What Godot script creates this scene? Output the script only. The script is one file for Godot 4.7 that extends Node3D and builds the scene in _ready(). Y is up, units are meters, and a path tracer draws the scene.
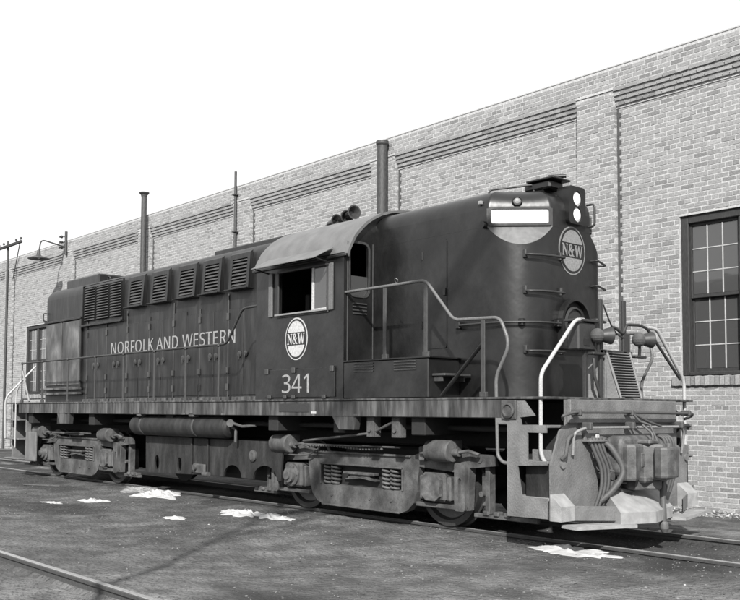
extends Node3D
# A high-hood diesel road switcher standing beside a brick shop building.
# y = 0 is the top of the rail, x runs along the track (nose towards +x), the camera stands at +z.

const ZW := -4.386          # face of the recessed wall panels
const GY := -0.09           # ground level
const TOP := 7.44           # top of the brickwork
const CH := 0.08            # brick course
var M := {}
var T := {}
var loco: Node3D
var building: Node3D
var gnoise := FastNoiseLite.new()
const FRONT := Basis(Vector3(0, 0, -1), Vector3(0, 1, 0), Vector3(1, 0, 0))   # local z -> +x

# ---------------------------------------------------------------- mesh builder
class MB:
	var v := PackedVector3Array()
	var n := PackedVector3Array()
	var col := PackedColorArray()
	var xf := Transform3D()
	func tri(a: Vector3, b: Vector3, c: Vector3) -> void:      # counter-clockwise seen from outside
		var nn := (b - a).cross(c - a)
		if nn.length_squared() < 1e-16: return
		nn = nn.normalized()
		trin(a, b, c, nn, nn, nn)
	func trin(a: Vector3, b: Vector3, c: Vector3, na: Vector3, nb: Vector3, nc: Vector3) -> void:
		if (b - a).cross(c - a).dot(na + nb + nc) < 0.0:
			var q0 := b; b = c; c = q0
			q0 = nb; nb = nc; nc = q0
		v.append(xf * a); v.append(xf * c); v.append(xf * b)
		var q := xf.basis
		n.append((q * na).normalized()); n.append((q * nc).normalized()); n.append((q * nb).normalized())
	func quad(a: Vector3, b: Vector3, c: Vector3, d: Vector3) -> void:
		tri(a, b, c); tri(a, c, d)
	func quadn(a: Vector3, b: Vector3, c: Vector3, d: Vector3, na: Vector3, nb: Vector3, nc: Vector3, nd: Vector3) -> void:
		if (b - a).cross(c - a).length_squared() > 1e-16: trin(a, b, c, na, nb, nc)
		if (c - a).cross(d - a).length_squared() > 1e-16: trin(a, c, d, na, nc, nd)
	# box from lo to hi with chamfered edges
	func bx(x0: float, x1: float, y0: float, y1: float, z0: float, z1: float, e := 0.006) -> void:
		box(Vector3((x0 + x1) / 2, (y0 + y1) / 2, (z0 + z1) / 2), Vector3(absf(x1 - x0), absf(y1 - y0), absf(z1 - z0)), e)
	func box(c: Vector3, s: Vector3, e := 0.006) -> void:
		e = minf(e, minf(s.x, minf(s.y, s.z)) * 0.3)
		var h := s / 2
		if e <= 0.0005:
			for ax in 3:
				for sg in [-1.0, 1.0]:
					var p: Array = face(ax, sg, h, 0.0)
					quad(c + p[0], c + p[1], c + p[2], c + p[3])
			return
		for ax in 3:
			for sg in [-1.0, 1.0]:
				var p: Array = face(ax, sg, h, e)
				quad(c + p[0], c + p[1], c + p[2], c + p[3])
		for ax in 3:                                             # edge chamfers along axis ax
			var u := (ax + 1) % 3
			var w := (ax + 2) % 3
			for su in [-1.0, 1.0]:
				for sw in [-1.0, 1.0]:
					var a := Vector3(); var b := Vector3(); var d := Vector3(); var g := Vector3()
					a[ax] = -(h[ax] - e); b[ax] = h[ax] - e; d[ax] = h[ax] - e; g[ax] = -(h[ax] - e)
					a[u] = su * h[u]; b[u] = su * h[u]; d[u] = su * (h[u] - e); g[u] = su * (h[u] - e)
					a[w] = sw * (h[w] - e); b[w] = sw * (h[w] - e); d[w] = sw * h[w]; g[w] = sw * h[w]
					outq(c, a, b, d, g)
		for sx in [-1.0, 1.0]:
			for sy in [-1.0, 1.0]:
				for sz in [-1.0, 1.0]:
					var a := Vector3(sx * h.x, sy * (h.y - e), sz * (h.z - e))
					var b := Vector3(sx * (h.x - e), sy * h.y, sz * (h.z - e))
					var d := Vector3(sx * (h.x - e), sy * (h.y - e), sz * h.z)
					if sx * sy * sz > 0: tri(c + a, c + b, c + d)
					else: tri(c + a, c + d, c + b)
	func outq(c: Vector3, a: Vector3, b: Vector3, d: Vector3, g: Vector3) -> void:
		if (b - a).cross(d - a).dot(a + b + d + g) > 0: quad(c + a, c + b, c + d, c + g)
		else: quad(c + g, c + d, c + b, c + a)
	func face(ax: int, sg: float, h: Vector3, e: float) -> Array:
		var u := (ax + 1) % 3
		var w := (ax + 2) % 3
		var r := []
		for k in [[-1, -1], [1, -1], [1, 1], [-1, 1]]:
			var p := Vector3()
			p[ax] = sg * h[ax]; p[u] = k[0] * (h[u] - e); p[w] = k[1] * (h[w] - e)
			r.append(p)
		if sg < 0: r.reverse()
		return r
	# polygon in local xy, extruded from z0 to z1, with holes joined to the outline by bridges
	func prism(pts: PackedVector2Array, z0: float, z1: float, holes := []) -> void:
		var poly := PackedVector2Array(pts)
		if Geometry2D.is_polygon_clockwise(poly): poly.reverse()
		var rims := [poly]
		var cap := PackedVector2Array(poly)
		for hh in holes:
			var hole := PackedVector2Array(hh)
			if not Geometry2D.is_polygon_clockwise(hole): hole.reverse()
			rims.append(hole)
			var best := 1e9; var bi := 0; var bj := 0
			for i in cap.size():
				for j in hole.size():
					var dd := cap[i].distance_squared_to(hole[j])
					if dd < best: best = dd; bi = i; bj = j
			var nc := PackedVector2Array()
			for i in cap.size():
				nc.append(cap[i])
				if i == bi:
					for k in hole.size() + 1: nc.append(hole[(bj + k) % hole.size()])
					nc.append(cap[i])
			cap = nc
		var ix := Geometry2D.triangulate_polygon(cap)
		for k in range(0, ix.size(), 3):
			var a := cap[ix[k]]; var b := cap[ix[k + 1]]; var c := cap[ix[k + 2]]
			if (b - a).cross(c - a) < 0: var q := b; b = c; c = q
			tri(Vector3(a.x, a.y, z1), Vector3(b.x, b.y, z1), Vector3(c.x, c.y, z1))
			tri(Vector3(a.x, a.y, z0), Vector3(c.x, c.y, z0), Vector3(b.x, b.y, z0))
		for rim in rims:
			for i in rim.size():
				var a: Vector2 = rim[i]; var b: Vector2 = rim[(i + 1) % rim.size()]
				quad(Vector3(a.x, a.y, z0), Vector3(b.x, b.y, z0), Vector3(b.x, b.y, z1), Vector3(a.x, a.y, z1))
	func inset(p: PackedVector2Array, e: float) -> PackedVector2Array:
		var r := PackedVector2Array()
		for i in p.size():
			var a := p[(i + p.size() - 1) % p.size()]; var b := p[i]; var c := p[(i + 1) % p.size()]
			var n0 := (b - a).normalized().orthogonal(); var n1 := (c - b).normalized().orthogonal()
			var q := (n0 + n1)
			r.append(b - q / maxf(0.35, 1.0 + n0.dot(n1)) * e)
		return r
	func prismb(pts: PackedVector2Array, z0: float, z1: float, e: float) -> void:
		var p := PackedVector2Array(pts)
		if Geometry2D.is_polygon_clockwise(p): p.reverse()
		var probe := inset(p, e)
		var sg := 1.0 if absf(area(probe)) < absf(area(p)) else -1.0
		var levels := [[inset(p, sg * e), z0], [inset(p, sg * e * 0.3), z0 + e * 0.3], [p, z0 + e], [p, z1 - e], [inset(p, sg * e * 0.3), z1 - e * 0.3], [inset(p, sg * e), z1]]
		for k in 5:
			var A: PackedVector2Array = levels[k][0]; var B: PackedVector2Array = levels[k + 1][0]
			for i in p.size():
				var j := (i + 1) % p.size()
				quad(Vector3(A[i].x, A[i].y, levels[k][1]), Vector3(A[j].x, A[j].y, levels[k][1]), Vector3(B[j].x, B[j].y, levels[k + 1][1]), Vector3(B[i].x, B[i].y, levels[k + 1][1]))
		var cap: PackedVector2Array = levels[0][0]
		var ix := Geometry2D.triangulate_polygon(cap)
		for k in range(0, ix.size(), 3):
			var a := cap[ix[k]]; var b := cap[ix[k + 1]]; var c := cap[ix[k + 2]]
			if (b - a).cross(c - a) < 0: var q := b; b = c; c = q
			tri(Vector3(a.x, a.y, z1), Vector3(b.x, b.y, z1), Vector3(c.x, c.y, z1))
			tri(Vector3(a.x, a.y, z0), Vector3(c.x, c.y, z0), Vector3(b.x, b.y, z0))
	func area(p: PackedVector2Array) -> float:
		var t := 0.0
		for i in p.size(): t += p[i].cross(p[(i + 1) % p.size()])
		return t / 2
	# profile (radius, height) turned round the axis that leaves o along d
	func lathe(o: Vector3, d: Vector3, prof: Array, sides := 20) -> void:
		var w := d.normalized()
		var u := w.cross(Vector3.UP if absf(w.y) < 0.9 else Vector3.RIGHT).normalized()
		var t := w.cross(u)
		for k in prof.size() - 1:
			var a: Vector2 = prof[k]; var b: Vector2 = prof[k + 1]
			var sl := (b - a)
			var nr := sl.y; var nh := -sl.x
			var ln := sqrt(nr * nr + nh * nh)
			if ln < 1e-7: continue
			nr /= ln; nh /= ln
			for s in sides:
				var a0 := TAU * s / sides; var a1 := TAU * (s + 1) / sides
				var r0 := u * cos(a0) + t * sin(a0); var r1 := u * cos(a1) + t * sin(a1)
				quadn(o + r0 * a.x + w * a.y, o + r1 * a.x + w * a.y, o + r1 * b.x + w * b.y, o + r0 * b.x + w * b.y, r0 * nr + w * nh, r1 * nr + w * nh, r1 * nr + w * nh, r0 * nr + w * nh)
	func cyl(a: Vector3, b: Vector3, r: float, sides := 16, e := 0.0) -> void:
		var l := a.distance_to(b)
		if e > 0.0: lathe(a, b - a, [Vector2(0, 0), Vector2(r - e, 0), Vector2(r, e), Vector2(r, l - e), Vector2(r - e, l), Vector2(0, l)], sides)
		else: lathe(a, b - a, [Vector2(0, 0), Vector2(r, 0), Vector2(r, l), Vector2(0, l)], sides)
	func ball(c: Vector3, r: float, sides := 14) -> void:
		var pr := []
		for k in 9: pr.append(Vector2(r * sin(PI * k / 8.0), -r * cos(PI * k / 8.0)))
		lathe(c, Vector3.UP, pr, sides)
	func tube(p: Array, r: float, sides := 8) -> void:
		var rings := []
		var u := Vector3()
		for i in p.size():
			var d: Vector3 = (p[mini(i + 1, p.size() - 1)] - p[maxi(i - 1, 0)])
			d = d.normalized()
			if i == 0: u = d.cross(Vector3.UP if absf(d.y) < 0.9 else Vector3.RIGHT).normalized()
			else: u = (u - d * u.dot(d)).normalized()
			var w := d.cross(u)
			var ring := []
			for s in sides:
				var a := TAU * s / sides
				ring.append(u * cos(a) + w * sin(a))
			rings.append(ring)
		for i in p.size() - 1:
			for s in sides:
				var s2 := (s + 1) % sides
				quadn(p[i] + rings[i][s] * r, p[i] + rings[i][s2] * r, p[i + 1] + rings[i + 1][s2] * r, p[i + 1] + rings[i + 1][s] * r, rings[i][s], rings[i][s2], rings[i + 1][s2], rings[i + 1][s])
		for s in range(1, sides - 1):
			tri(p[0] + rings[0][0] * r, p[0] + rings[0][s + 1] * r, p[0] + rings[0][s] * r)
			var q := p.size() - 1
			tri(p[q] + rings[q][0] * r, p[q] + rings[q][s] * r, p[q] + rings[q][s + 1] * r)
	# surface through rows of points (each row the same length); outside is on the left of row direction x column direction
	func sheet(rows: Array, smooth := true, flip := false) -> void:
		var R := rows.size(); var C: int = rows[0].size()
		var nm := []
		if smooth:
			for i in R:
				var line := []
				for j in C:
					var du: Vector3 = rows[i][mini(j + 1, C - 1)] - rows[i][maxi(j - 1, 0)]
					var dv: Vector3 = rows[mini(i + 1, R - 1)][j] - rows[maxi(i - 1, 0)][j]
					var q := du.cross(dv)
					if flip: q = -q
					line.append(q.normalized() if q.length_squared() > 1e-14 else Vector3.UP)
				nm.append(line)
		for i in R - 1:
			for j in C - 1:
				var a: Vector3 = rows[i][j]; var b: Vector3 = rows[i][j + 1]; var c: Vector3 = rows[i + 1][j + 1]; var d: Vector3 = rows[i + 1][j]
				if smooth:
					if flip: quadn(a, d, c, b, nm[i][j], nm[i + 1][j], nm[i + 1][j + 1], nm[i][j + 1])
					else: quadn(a, b, c, d, nm[i][j], nm[i][j + 1], nm[i + 1][j + 1], nm[i + 1][j])
				elif flip: quad(a, d, c, b)
				else: quad(a, b, c, d)
	func mesh() -> ArrayMesh:
		var arr := []
		arr.resize(Mesh.ARRAY_MAX)
		arr[Mesh.ARRAY_VERTEX] = v
		arr[Mesh.ARRAY_NORMAL] = n
		if col.size() == v.size(): arr[Mesh.ARRAY_COLOR] = col
		var m := ArrayMesh.new()
		m.add_surface_from_arrays(Mesh.PRIMITIVE_TRIANGLES, arr)
		return m

func mb() -> MB: return MB.new()

func put(called: String, what, mat: Material, parent: Node) -> MeshInstance3D:
	var o := MeshInstance3D.new()
	o.name = called
	o.mesh = what.mesh() if what is MB else what
	o.material_override = mat
	parent.add_child(o, true)
	return o

func grp(called: String, parent: Node) -> Node3D:
	var o := Node3D.new()
	o.name = called
	parent.add_child(o, true)
	return o

func tag(o: Node, label: String, category: String, group := "", kind := "") -> void:
	o.set_meta("label", label)
	if category != "": o.set_meta("category", category)
	if group != "": o.set_meta("group", group)
	if kind != "": o.set_meta("kind", kind)

func V(x: float, y: float, z: float) -> Vector3: return Vector3(x, y, z)
func P(a: Array) -> PackedVector2Array:
	var r := PackedVector2Array()
	for k in range(0, a.size(), 2): r.append(Vector2(a[k], a[k + 1]))
	return r
func oval(cx: float, cy: float, rx: float, ry: float, k := 28, a0 := 0.0, a1 := TAU) -> PackedVector2Array:
	var r := PackedVector2Array()
	var full := absf(a1 - a0 - TAU) < 1e-4
	for i in (k if full else k + 1): r.append(Vector2(cx + rx * cos(a0 + (a1 - a0) * i / k), cy + ry * sin(a0 + (a1 - a0) * i / k)))
	return r
func rrect(x0: float, x1: float, y0: float, y1: float, r: float, k := 5) -> PackedVector2Array:
	var p := PackedVector2Array()
	for c in [[x1 - r, y1 - r, 0.0], [x0 + r, y1 - r, PI / 2], [x0 + r, y0 + r, PI], [x1 - r, y0 + r, PI * 1.5]]:
		for i in k + 1: p.append(Vector2(c[0] + r * cos(c[2] + PI / 2 * i / k), c[1] + r * sin(c[2] + PI / 2 * i / k)))
	return p
func smooth2(p: PackedVector2Array, k := 3) -> PackedVector2Array:
	var r := PackedVector2Array()
	var n := p.size()
	for i in n:
		for j in k: r.append(p[i].cubic_interpolate(p[(i + 1) % n], p[(i + n - 1) % n], p[(i + 2) % n], float(j) / k))
	return r
func smoothpath(p: Array, k := 6) -> Array:
	var c := Curve3D.new()
	for i in p.size():
		var t: Vector3 = (p[mini(i + 1, p.size() - 1)] - p[maxi(i - 1, 0)]) / 6.0
		c.add_point(p[i], -t, t)
	var r := []
	for i in p.size() - 1:
		for j in k: r.append(c.sample(i, float(j) / k))
	r.append(p[p.size() - 1])
	return r
func rounded(p: Array, rad := 0.08, k := 5) -> Array:      # a bent pipe: straight runs, rounded corners
	var r := [p[0]]
	for i in range(1, p.size() - 1):
		var a: Vector3 = p[i - 1]; var b: Vector3 = p[i]; var c: Vector3 = p[i + 1]
		var q := minf(rad, minf(a.distance_to(b), b.distance_to(c)) * 0.45)
		var s := b + (a - b).normalized() * q; var e := b + (c - b).normalized() * q
		for j in k + 1:
			var t := float(j) / k
			r.append(s.lerp(b, t).lerp(b.lerp(e, t), t))
	r.append(p[p.size() - 1])
	return r

# ---------------------------------------------------------------- textures and materials
func noise_image(seed_: int, freq: float, oct: int, lo: float, hi: float, power := 1.0, size := 256) -> Image:
	var f := FastNoiseLite.new()
	f.seed = seed_; f.frequency = freq; f.fractal_octaves = oct; f.noise_type = FastNoiseLite.TYPE_SIMPLEX_SMOOTH
	var im := f.get_seamless_image(size, size)
	im.convert(Image.FORMAT_RGB8)
	var d := im.get_data()
	for i in d.size():
		d[i] = int(clampf(lo + (hi - lo) * pow(d[i] / 255.0, power), 0, 1) * 255.0)
	return Image.create_from_data(size, size, false, Image.FORMAT_RGB8, d)
func times(a: Image, b: Image) -> Image:
	var da := a.get_data(); var db := b.get_data()
	for i in da.size(): da[i] = int(da[i] * db[i] / 255.0)
	return Image.create_from_data(a.get_width(), a.get_height(), false, Image.FORMAT_RGB8, da)
func tex(im: Image) -> ImageTexture:
	var i := im.duplicate() as Image
	return ImageTexture.create_from_image(i)
func ntex(im: Image, s := 2.0) -> ImageTexture:
	var i := im.duplicate() as Image
	i.convert(Image.FORMAT_RGBA8)
	i.bump_map_to_normal_map(s)
	return ImageTexture.create_from_image(i)
func mat(lin: float, rough: float, t: Texture2D = null, sc := Vector3.ONE, nt: Texture2D = null, ns := 0.3, world := true) -> StandardMaterial3D:
	var m := StandardMaterial3D.new()
	m.albedo_color = Color(lin, lin, lin).linear_to_srgb()
	m.roughness = rough
	m.metallic_specular = 0.5
	if t: m.albedo_texture = t
	if nt: m.normal_enabled = true; m.normal_texture = nt; m.normal_scale = ns
	if t or nt:
		m.uv1_triplanar = true
		m.uv1_world_triplanar = world
		m.uv1_scale = sc
	return m

func materials() -> void:
	var grain := noise_image(3, 0.22, 3, 0.88, 1.0, 1.0, 512)
	var patch := noise_image(7, 0.012, 5, 0.75, 1.0, 1.0, 512)
	var wear := noise_image(11, 0.03, 6, 0.78, 1.0, 1.1, 512)
	var streak := noise_image(15, 0.05, 5, 0.50, 1.0, 1.2, 512)
	var broad := noise_image(41, 0.008, 6, 0.50, 1.0, 0.9, 512)
	T.grime = tex(times(times(broad, grain), noise_image(44, 0.05, 5, 0.8, 1.0, 1.0, 512)))
	T.smear = tex(times(times(noise_image(46, 0.02, 6, 0.35, 1.0, 1.1, 512), broad), grain))
	T.grain = tex(grain)
	T.patch = tex(times(patch, grain))
	T.wear = tex(times(wear, grain))
	T.streak = tex(times(streak, grain))
	T.gn = ntex(noise_image(21, 0.15, 4, 0, 1, 1.0, 512), 3.0)
	T.wn = ntex(noise_image(22, 0.02, 4, 0, 1, 1.0, 512), 6.0)
	T.soil = tex(times(noise_image(31, 0.012, 6, 0.55, 1.0, 1.0, 512), noise_image(32, 0.35, 2, 0.7, 1.0, 1.0, 512)))
	T.soiln = ntex(noise_image(33, 0.08, 5, 0, 1, 1.0, 512), 8.0)
	M.paint = mat(0.024, 0.36, T.grime, V(0.35, 0.22, 0.35), T.wn, 0.10)
	M.paint_streak = mat(0.048, 0.45, T.smear, V(0.75, 0.11, 0.75), T.wn, 0.12)
	M.sill = mat(0.25, 0.6, T.smear, V(0.8, 0.10, 0.8), T.gn, 0.12)
	M.roof = mat(0.17, 0.5, T.patch, V(0.5, 0.5, 0.5), T.wn, 0.1)
	M.panel = mat(0.33, 0.5, T.smear, V(0.22, 0.12, 0.22), T.wn, 0.15)
	M.louvre = mat(0.06, 0.5, T.wear, V(1, 0.6, 1))
	M.slat = mat(0.10, 0.5, T.wear, V(1, 0.6, 1))
	M.black = mat(0.010, 0.8)
	M.under = mat(0.022, 0.85, T.wear, V(1, 1, 1))
	M.truck = mat(0.155, 0.75, T.grime, V(0.8, 0.6, 0.8), T.gn, 0.35)
	M.tank = mat(0.075, 0.7, T.smear, V(0.5, 0.15, 0.5), T.gn, 0.2)
	M.pilot = mat(0.20, 0.65, T.patch, V(0.5, 0.35, 0.5), T.gn, 0.25)
	M.worn = mat(0.40, 0.6, T.patch, V(0.9, 0.9, 0.9), T.gn, 0.3)
	M.cast = mat(0.20, 0.6, T.grime, V(1.2, 1.2, 1.2), T.gn, 0.4)
	M.rail_paint = mat(0.04, 0.5, T.wear, V(2, 2, 2))
	M.white_pipe = mat(0.52, 0.5, T.wear, V(3, 3, 3))
	M.white = mat(0.60, 0.55, T.wear, V(1.5, 1.5, 1.5))
	M.letter = mat(0.36, 0.55, T.wear, V(1.5, 1.5, 1.5))
	M.board = mat(0.85, 0.25)
	M.lens = mat(0.85, 0.12)  # headlight glass: reflected sun put into the colour as plain white
	M.rubber = mat(0.09, 0.6, T.wear, V(2, 2, 2))
	M.frame_light = mat(0.30, 0.5, T.wear, V(2, 2, 2))
	M.end_rail = mat(0.16, 0.5, T.wear, V(2, 2, 2))
	M.shelf_glare = mat(0.22, 0.4, T.patch, V(2, 2, 2))  # paler than the hood: sky glare put into the colour
	M.steel = mat(0.09, 0.4, T.wear, V(2, 2, 2)); M.steel.metallic = 0.5
	M.railside = mat(0.07, 0.8, T.wear, V(1.5, 1.5, 1.5), T.gn, 0.5)
	M.railtop = mat(0.45, 0.35, T.wear, V(0.6, 2, 4)); M.railtop.metallic = 0.25
	M.mortar = mat(0.58, 0.95, T.wear, V(1.2, 1.2, 1.2), T.gn, 0.5)
	M.coping = mat(0.55, 0.9, T.wear, V(1, 1, 1))
	M.joint = mat(0.09, 0.9, T.wear, V(2, 2, 2))
	M.pipe = mat(0.10, 0.6, T.streak, V(2, 0.3, 2))
	M.wood_dark = mat(0.055, 0.7, T.streak, V(3, 0.3, 3), T.gn, 0.2)
	M.muntin = mat(0.50, 0.6, T.wear, V(2, 2, 2))
	M.interior = mat(0.05, 0.9)
	M.soil = mat(0.85, 0.95, T.soil, V(0.3, 0.3, 0.3), T.soiln, 0.8)
	M.soil.vertex_color_use_as_albedo = true
	M.rag = mat(0.44, 0.95, T.grain, V(3, 3, 3), T.gn, 0.5)
	M.sand = mat(0.60, 0.95, T.soil, V(2, 2, 2), T.soiln, 0.6)  # paleness of a sunlit ground patch put into the colour
	M.timber = mat(0.17, 0.85, T.streak, V(0.4, 3, 3), T.gn, 0.4)
	M.glass = StandardMaterial3D.new()
	M.glass.albedo_color = Color(0.38, 0.38, 0.38, 0.3)
	M.glass.transparency = BaseMaterial3D.TRANSPARENCY_ALPHA
	M.glass.roughness = 0.03
	M.brick = mat(1.0, 0.92, T.wear, V(1.7, 2.3, 1.7), T.gn, 0.5)
	M.brick.vertex_color_use_as_albedo = true
	M.stone = mat(1.0, 0.95)
	M.stone.vertex_color_use_as_albedo = true

# ---------------------------------------------------------------- scene
func _ready() -> void:
	camera()
	sky_and_sun()
	gnoise.seed = 5; gnoise.frequency = 0.35; gnoise.fractal_octaves = 5
	materials()
	ground()
	track(0.0, -60.0, 40.0, "dark railway track under the locomotive", 0)
	track(6.6, -60.0, 40.0, "empty railway track in the near foreground", 1)
	shop_building()
	wall_fittings()
	locomotive()
	unseen_mast()
	litter()

func camera() -> void:
	var c := Camera3D.new()
	c.name = "camera"
	var al := 0.84109; var pi_ := 0.0547; var ro := 0.0046
	var f := V(-sin(al), 0, -cos(al)); var r := V(cos(al), 0, -sin(al))
	var f2 := f * cos(pi_) + Vector3.UP * sin(pi_)
	var u2 := Vector3.UP * cos(pi_) - f * sin(pi_)
	var r3 := r * cos(ro) + u2 * sin(ro); var u3 := u2 * cos(ro) - r * sin(ro)
	c.transform = Transform3D(Basis(r3, u3, -f2), V(13.998, 1.432, 9.363))
	c.projection = Camera3D.PROJECTION_FRUSTUM
	c.near = 0.1
	c.far = 1500.0
	c.size = 0.1 * 600.0 / 922.45
	c.frustum_offset = Vector2(0, 0.1 * 61.38 / 922.45)
	add_child(c)
	c.current = true

func sky_and_sun() -> void:
	var e := Environment.new()
	e.background_mode = Environment.BG_SKY
	var sm := ProceduralSkyMaterial.new()
	sm.sky_top_color = Color(0.97, 0.97, 0.97)
	sm.sky_horizon_color = Color(1, 1, 1)
	sm.sky_curve = 0.12
	sm.ground_bottom_color = Color(0.25, 0.25, 0.25)
	sm.ground_horizon_color = Color(0.5, 0.5, 0.5)
	sm.sky_energy_multiplier = 0.92
	sm.sun_angle_max = 0.0
	var s := Sky.new(); s.sky_material = sm
	e.sky = s
	e.tonemap_mode = Environment.TONE_MAPPER_LINEAR
	e.tonemap_exposure = 1.5
	e.sdfgi_enabled = true; e.ssao_enabled = true; e.ssil_enabled = true
	var w := WorldEnvironment.new(); w.name = "world_environment"; w.environment = e
	add_child(w)
	var l := DirectionalLight3D.new()
	l.name = "sun"
	l.light_energy = 1.6
	l.light_color = Color(1, 0.995, 0.985)
	l.light_angular_distance = 1.0
	l.shadow_enabled = true
	l.look_at_from_position(Vector3.ZERO, V(-0.452, -0.46, -0.53), Vector3.UP)
	add_child(l)

# ---------------------------------------------------------------- ground, tracks
func gh(x: float, z: float) -> float:
	var h := gnoise.get_noise_2d(x, z) * 0.035 + gnoise.get_noise_2d(x * 6.0 + 40.0, z * 6.0) * 0.011
	for zc in [0.0, 6.6]:
		var d := absf(z - zc) - 0.79
		if d > 0.0 and d < 1.2: h = lerpf(0.05 + 0.35 * h, h, smoothstep(0.05, 1.2, d))
		elif d <= 0.0: h = -0.03 + 0.6 * minf(h, 0.02)
	return GY + h

func ground() -> void:
	var xs := []; var zs := []
	for q in [-600.0, -300.0, -150.0, -90.0, -60.0, -45.0, -35.0]: xs.append(q)
	var x := -30.0
	while x < 16.0:
		xs.append(x); x += 0.11 if x > -9.0 else 0.3
	for q in [17.0, 20.0, 26.0, 40.0, 80.0, 200.0, 600.0]: xs.append(q)
	for q in [-600.0, -200.0, -60.0, -20.0, -8.0, -5.0]: zs.append(q)
	var z := -4.5
	while z < 9.0:
		zs.append(z); z += 0.1
	for q in [10.0, 12.0, 16.0, 26.0, 60.0, 200.0, 600.0]: zs.append(q)
	var rows := []
	for zz in zs:
		var line := []
		for xx in xs: line.append(V(xx, gh(xx, zz) if absf(xx) < 60 and absf(zz) < 30 else GY, zz))
		rows.append(line)
	var m := mb()
	m.sheet(rows, true, true)
	# cinders, oil-soaked patches, and paler trodden dust at the nose end of the yard
	var pn := FastNoiseLite.new(); pn.seed = 91; pn.frequency = 0.22; pn.fractal_octaves = 5
	for q in m.v:
		var a := pn.get_noise_2d(q.x, q.z * 1.6)
		var c := 0.19 + 0.09 * a
		var b := pn.get_noise_2d(q.x * 0.5 + 60.0, q.z * 2.2)
		if b > 0.08: c *= 1.0 - 0.55 * smoothstep(0.08, 0.22, b)
		var d := pn.get_noise_2d(q.x * 1.7 - 30.0, q.z * 1.7)
		c += 0.11 * smoothstep(-0.12, 0.25, d + (0.18 if q.x > 5.5 + 3.0 * a else -0.16))
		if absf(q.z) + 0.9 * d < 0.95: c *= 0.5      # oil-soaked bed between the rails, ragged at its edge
		c = maxf(c, 0.015)
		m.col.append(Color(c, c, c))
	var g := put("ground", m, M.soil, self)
	tag(g, "dark oily cinder ground of the yard", "ground", "", "structure")
	# loose stones: a thin scatter over the yard, thick and pale at the foot of the wall
	var rng := RandomNumberGenerator.new(); rng.seed = 77
	var st := mb()
	var pr := []
	for k in 5: pr.append(Vector2(sin(PI * k / 4.0) * (0.9 if k == 2 else 0.8), -cos(PI * k / 4.0) * 0.6))
	st.lathe(Vector3.ZERO, Vector3.UP, pr, 6)
	var sm := st.mesh()
	sm.surface_set_material(0, M.stone)
	for job in [["gravel", "small dark cinders scattered over the yard", 26000, 0], ["ballast", "pale loose stones along the foot of the brick wall", 5200, 1]]:
		var mm := MultiMesh.new()
		mm.transform_format = MultiMesh.TRANSFORM_3D
		mm.use_colors = true
		mm.mesh = sm
		mm.instance_count = job[2]
		for i in job[2]:
			var px: float; var pz: float; var s: float; var c: float
			if job[3] == 0:
				px = rng.randf_range(-12, 12); pz = rng.randf_range(0.9, 8.0)
				if i % 3 == 0: px = rng.randf_range(3, 13); pz = rng.randf_range(-1.5, 3.5)
				s = 0.003 + 0.011 * pow(rng.randf(), 5.0)
				c = 0.05 + 0.13 * pow(rng.randf(), 2.0)
				if rng.randf() < 0.0025: c = 0.35; s *= 1.2
			else:
				px = rng.randf_range(4, 13); pz = ZW + 0.02 + 0.95 * pow(rng.randf(), 2.2)
				s = 0.008 + 0.022 * rng.randf() * rng.randf()
				c = 0.13 + 0.4 * rng.randf() * rng.randf()
			var b := Basis.from_euler(V(rng.randf_range(-0.5, 0.5), rng.randf() * TAU, rng.randf_range(-0.5, 0.5))).scaled(V(s * rng.randf_range(0.8, 1.5), s * 0.8, s * rng.randf_range(0.8, 1.4)))
			mm.set_instance_transform(i, Transform3D(b, V(px, gh(px, pz) + s * 0.2, pz)))
			mm.set_instance_color(i, Color(c, c, c))
		var o := MultiMeshInstance3D.new()
		o.name = job[0]
		o.multimesh = mm
		add_child(o)
		tag(o, job[1], "stones", "", "stuff")

func track(zc: float, x0: float, x1: float, label: String, no: int) -> void:
	var t := grp("railway_track" if no == 0 else "railway_track_001", self)
	tag(t, label, "railway track")
	for s in [-1.0, 1.0]:
		var z: float = zc + s * 0.755
		var a := mb()
		# web and foot, then the head
		a.xf = Transform3D(Basis(V(0, 0, 1), V(0, 1, 0), V(-1, 0, 0)), V(x1, 0, z))    # local z -> -x
		a.prism(P([-0.07, -0.15, 0.07, -0.15, 0.07, -0.138, 0.012, -0.118, 0.010, -0.045, 0.034, -0.035, 0.036, -0.008, 0.028, -0.002, -0.028, -0.002, -0.036, -0.008, -0.034, -0.035, -0.010, -0.045, -0.012, -0.118, -0.07, -0.138]), 0, x1 - x0)
		var r := put("rail", a, M.railside, t)
		var b := mb()
		b.bx(x0, x1, -0.006, 0.0, z - 0.027, z + 0.027, 0.002)
		put("running_surface", b, M.railtop, r)

# ---------------------------------------------------------------- the brick building
var pil := [[-29.1, -28.3], [-23.4, -22.6], [-17.78, -16.98], [-12.2, -11.4], [-6.82, -6.02], [-1.25, -0.46], [4.28, 5.06], [9.9, 10.7]]
var wins := [[6.21, 8.30], [-21.33, -19.24]]
const WY0 := 2.04
const WY1 := 4.65

func in_pilaster(x: float) -> bool:
	for q in pil:
		if x > q[0] and x < q[1]: return true
	return false

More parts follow.
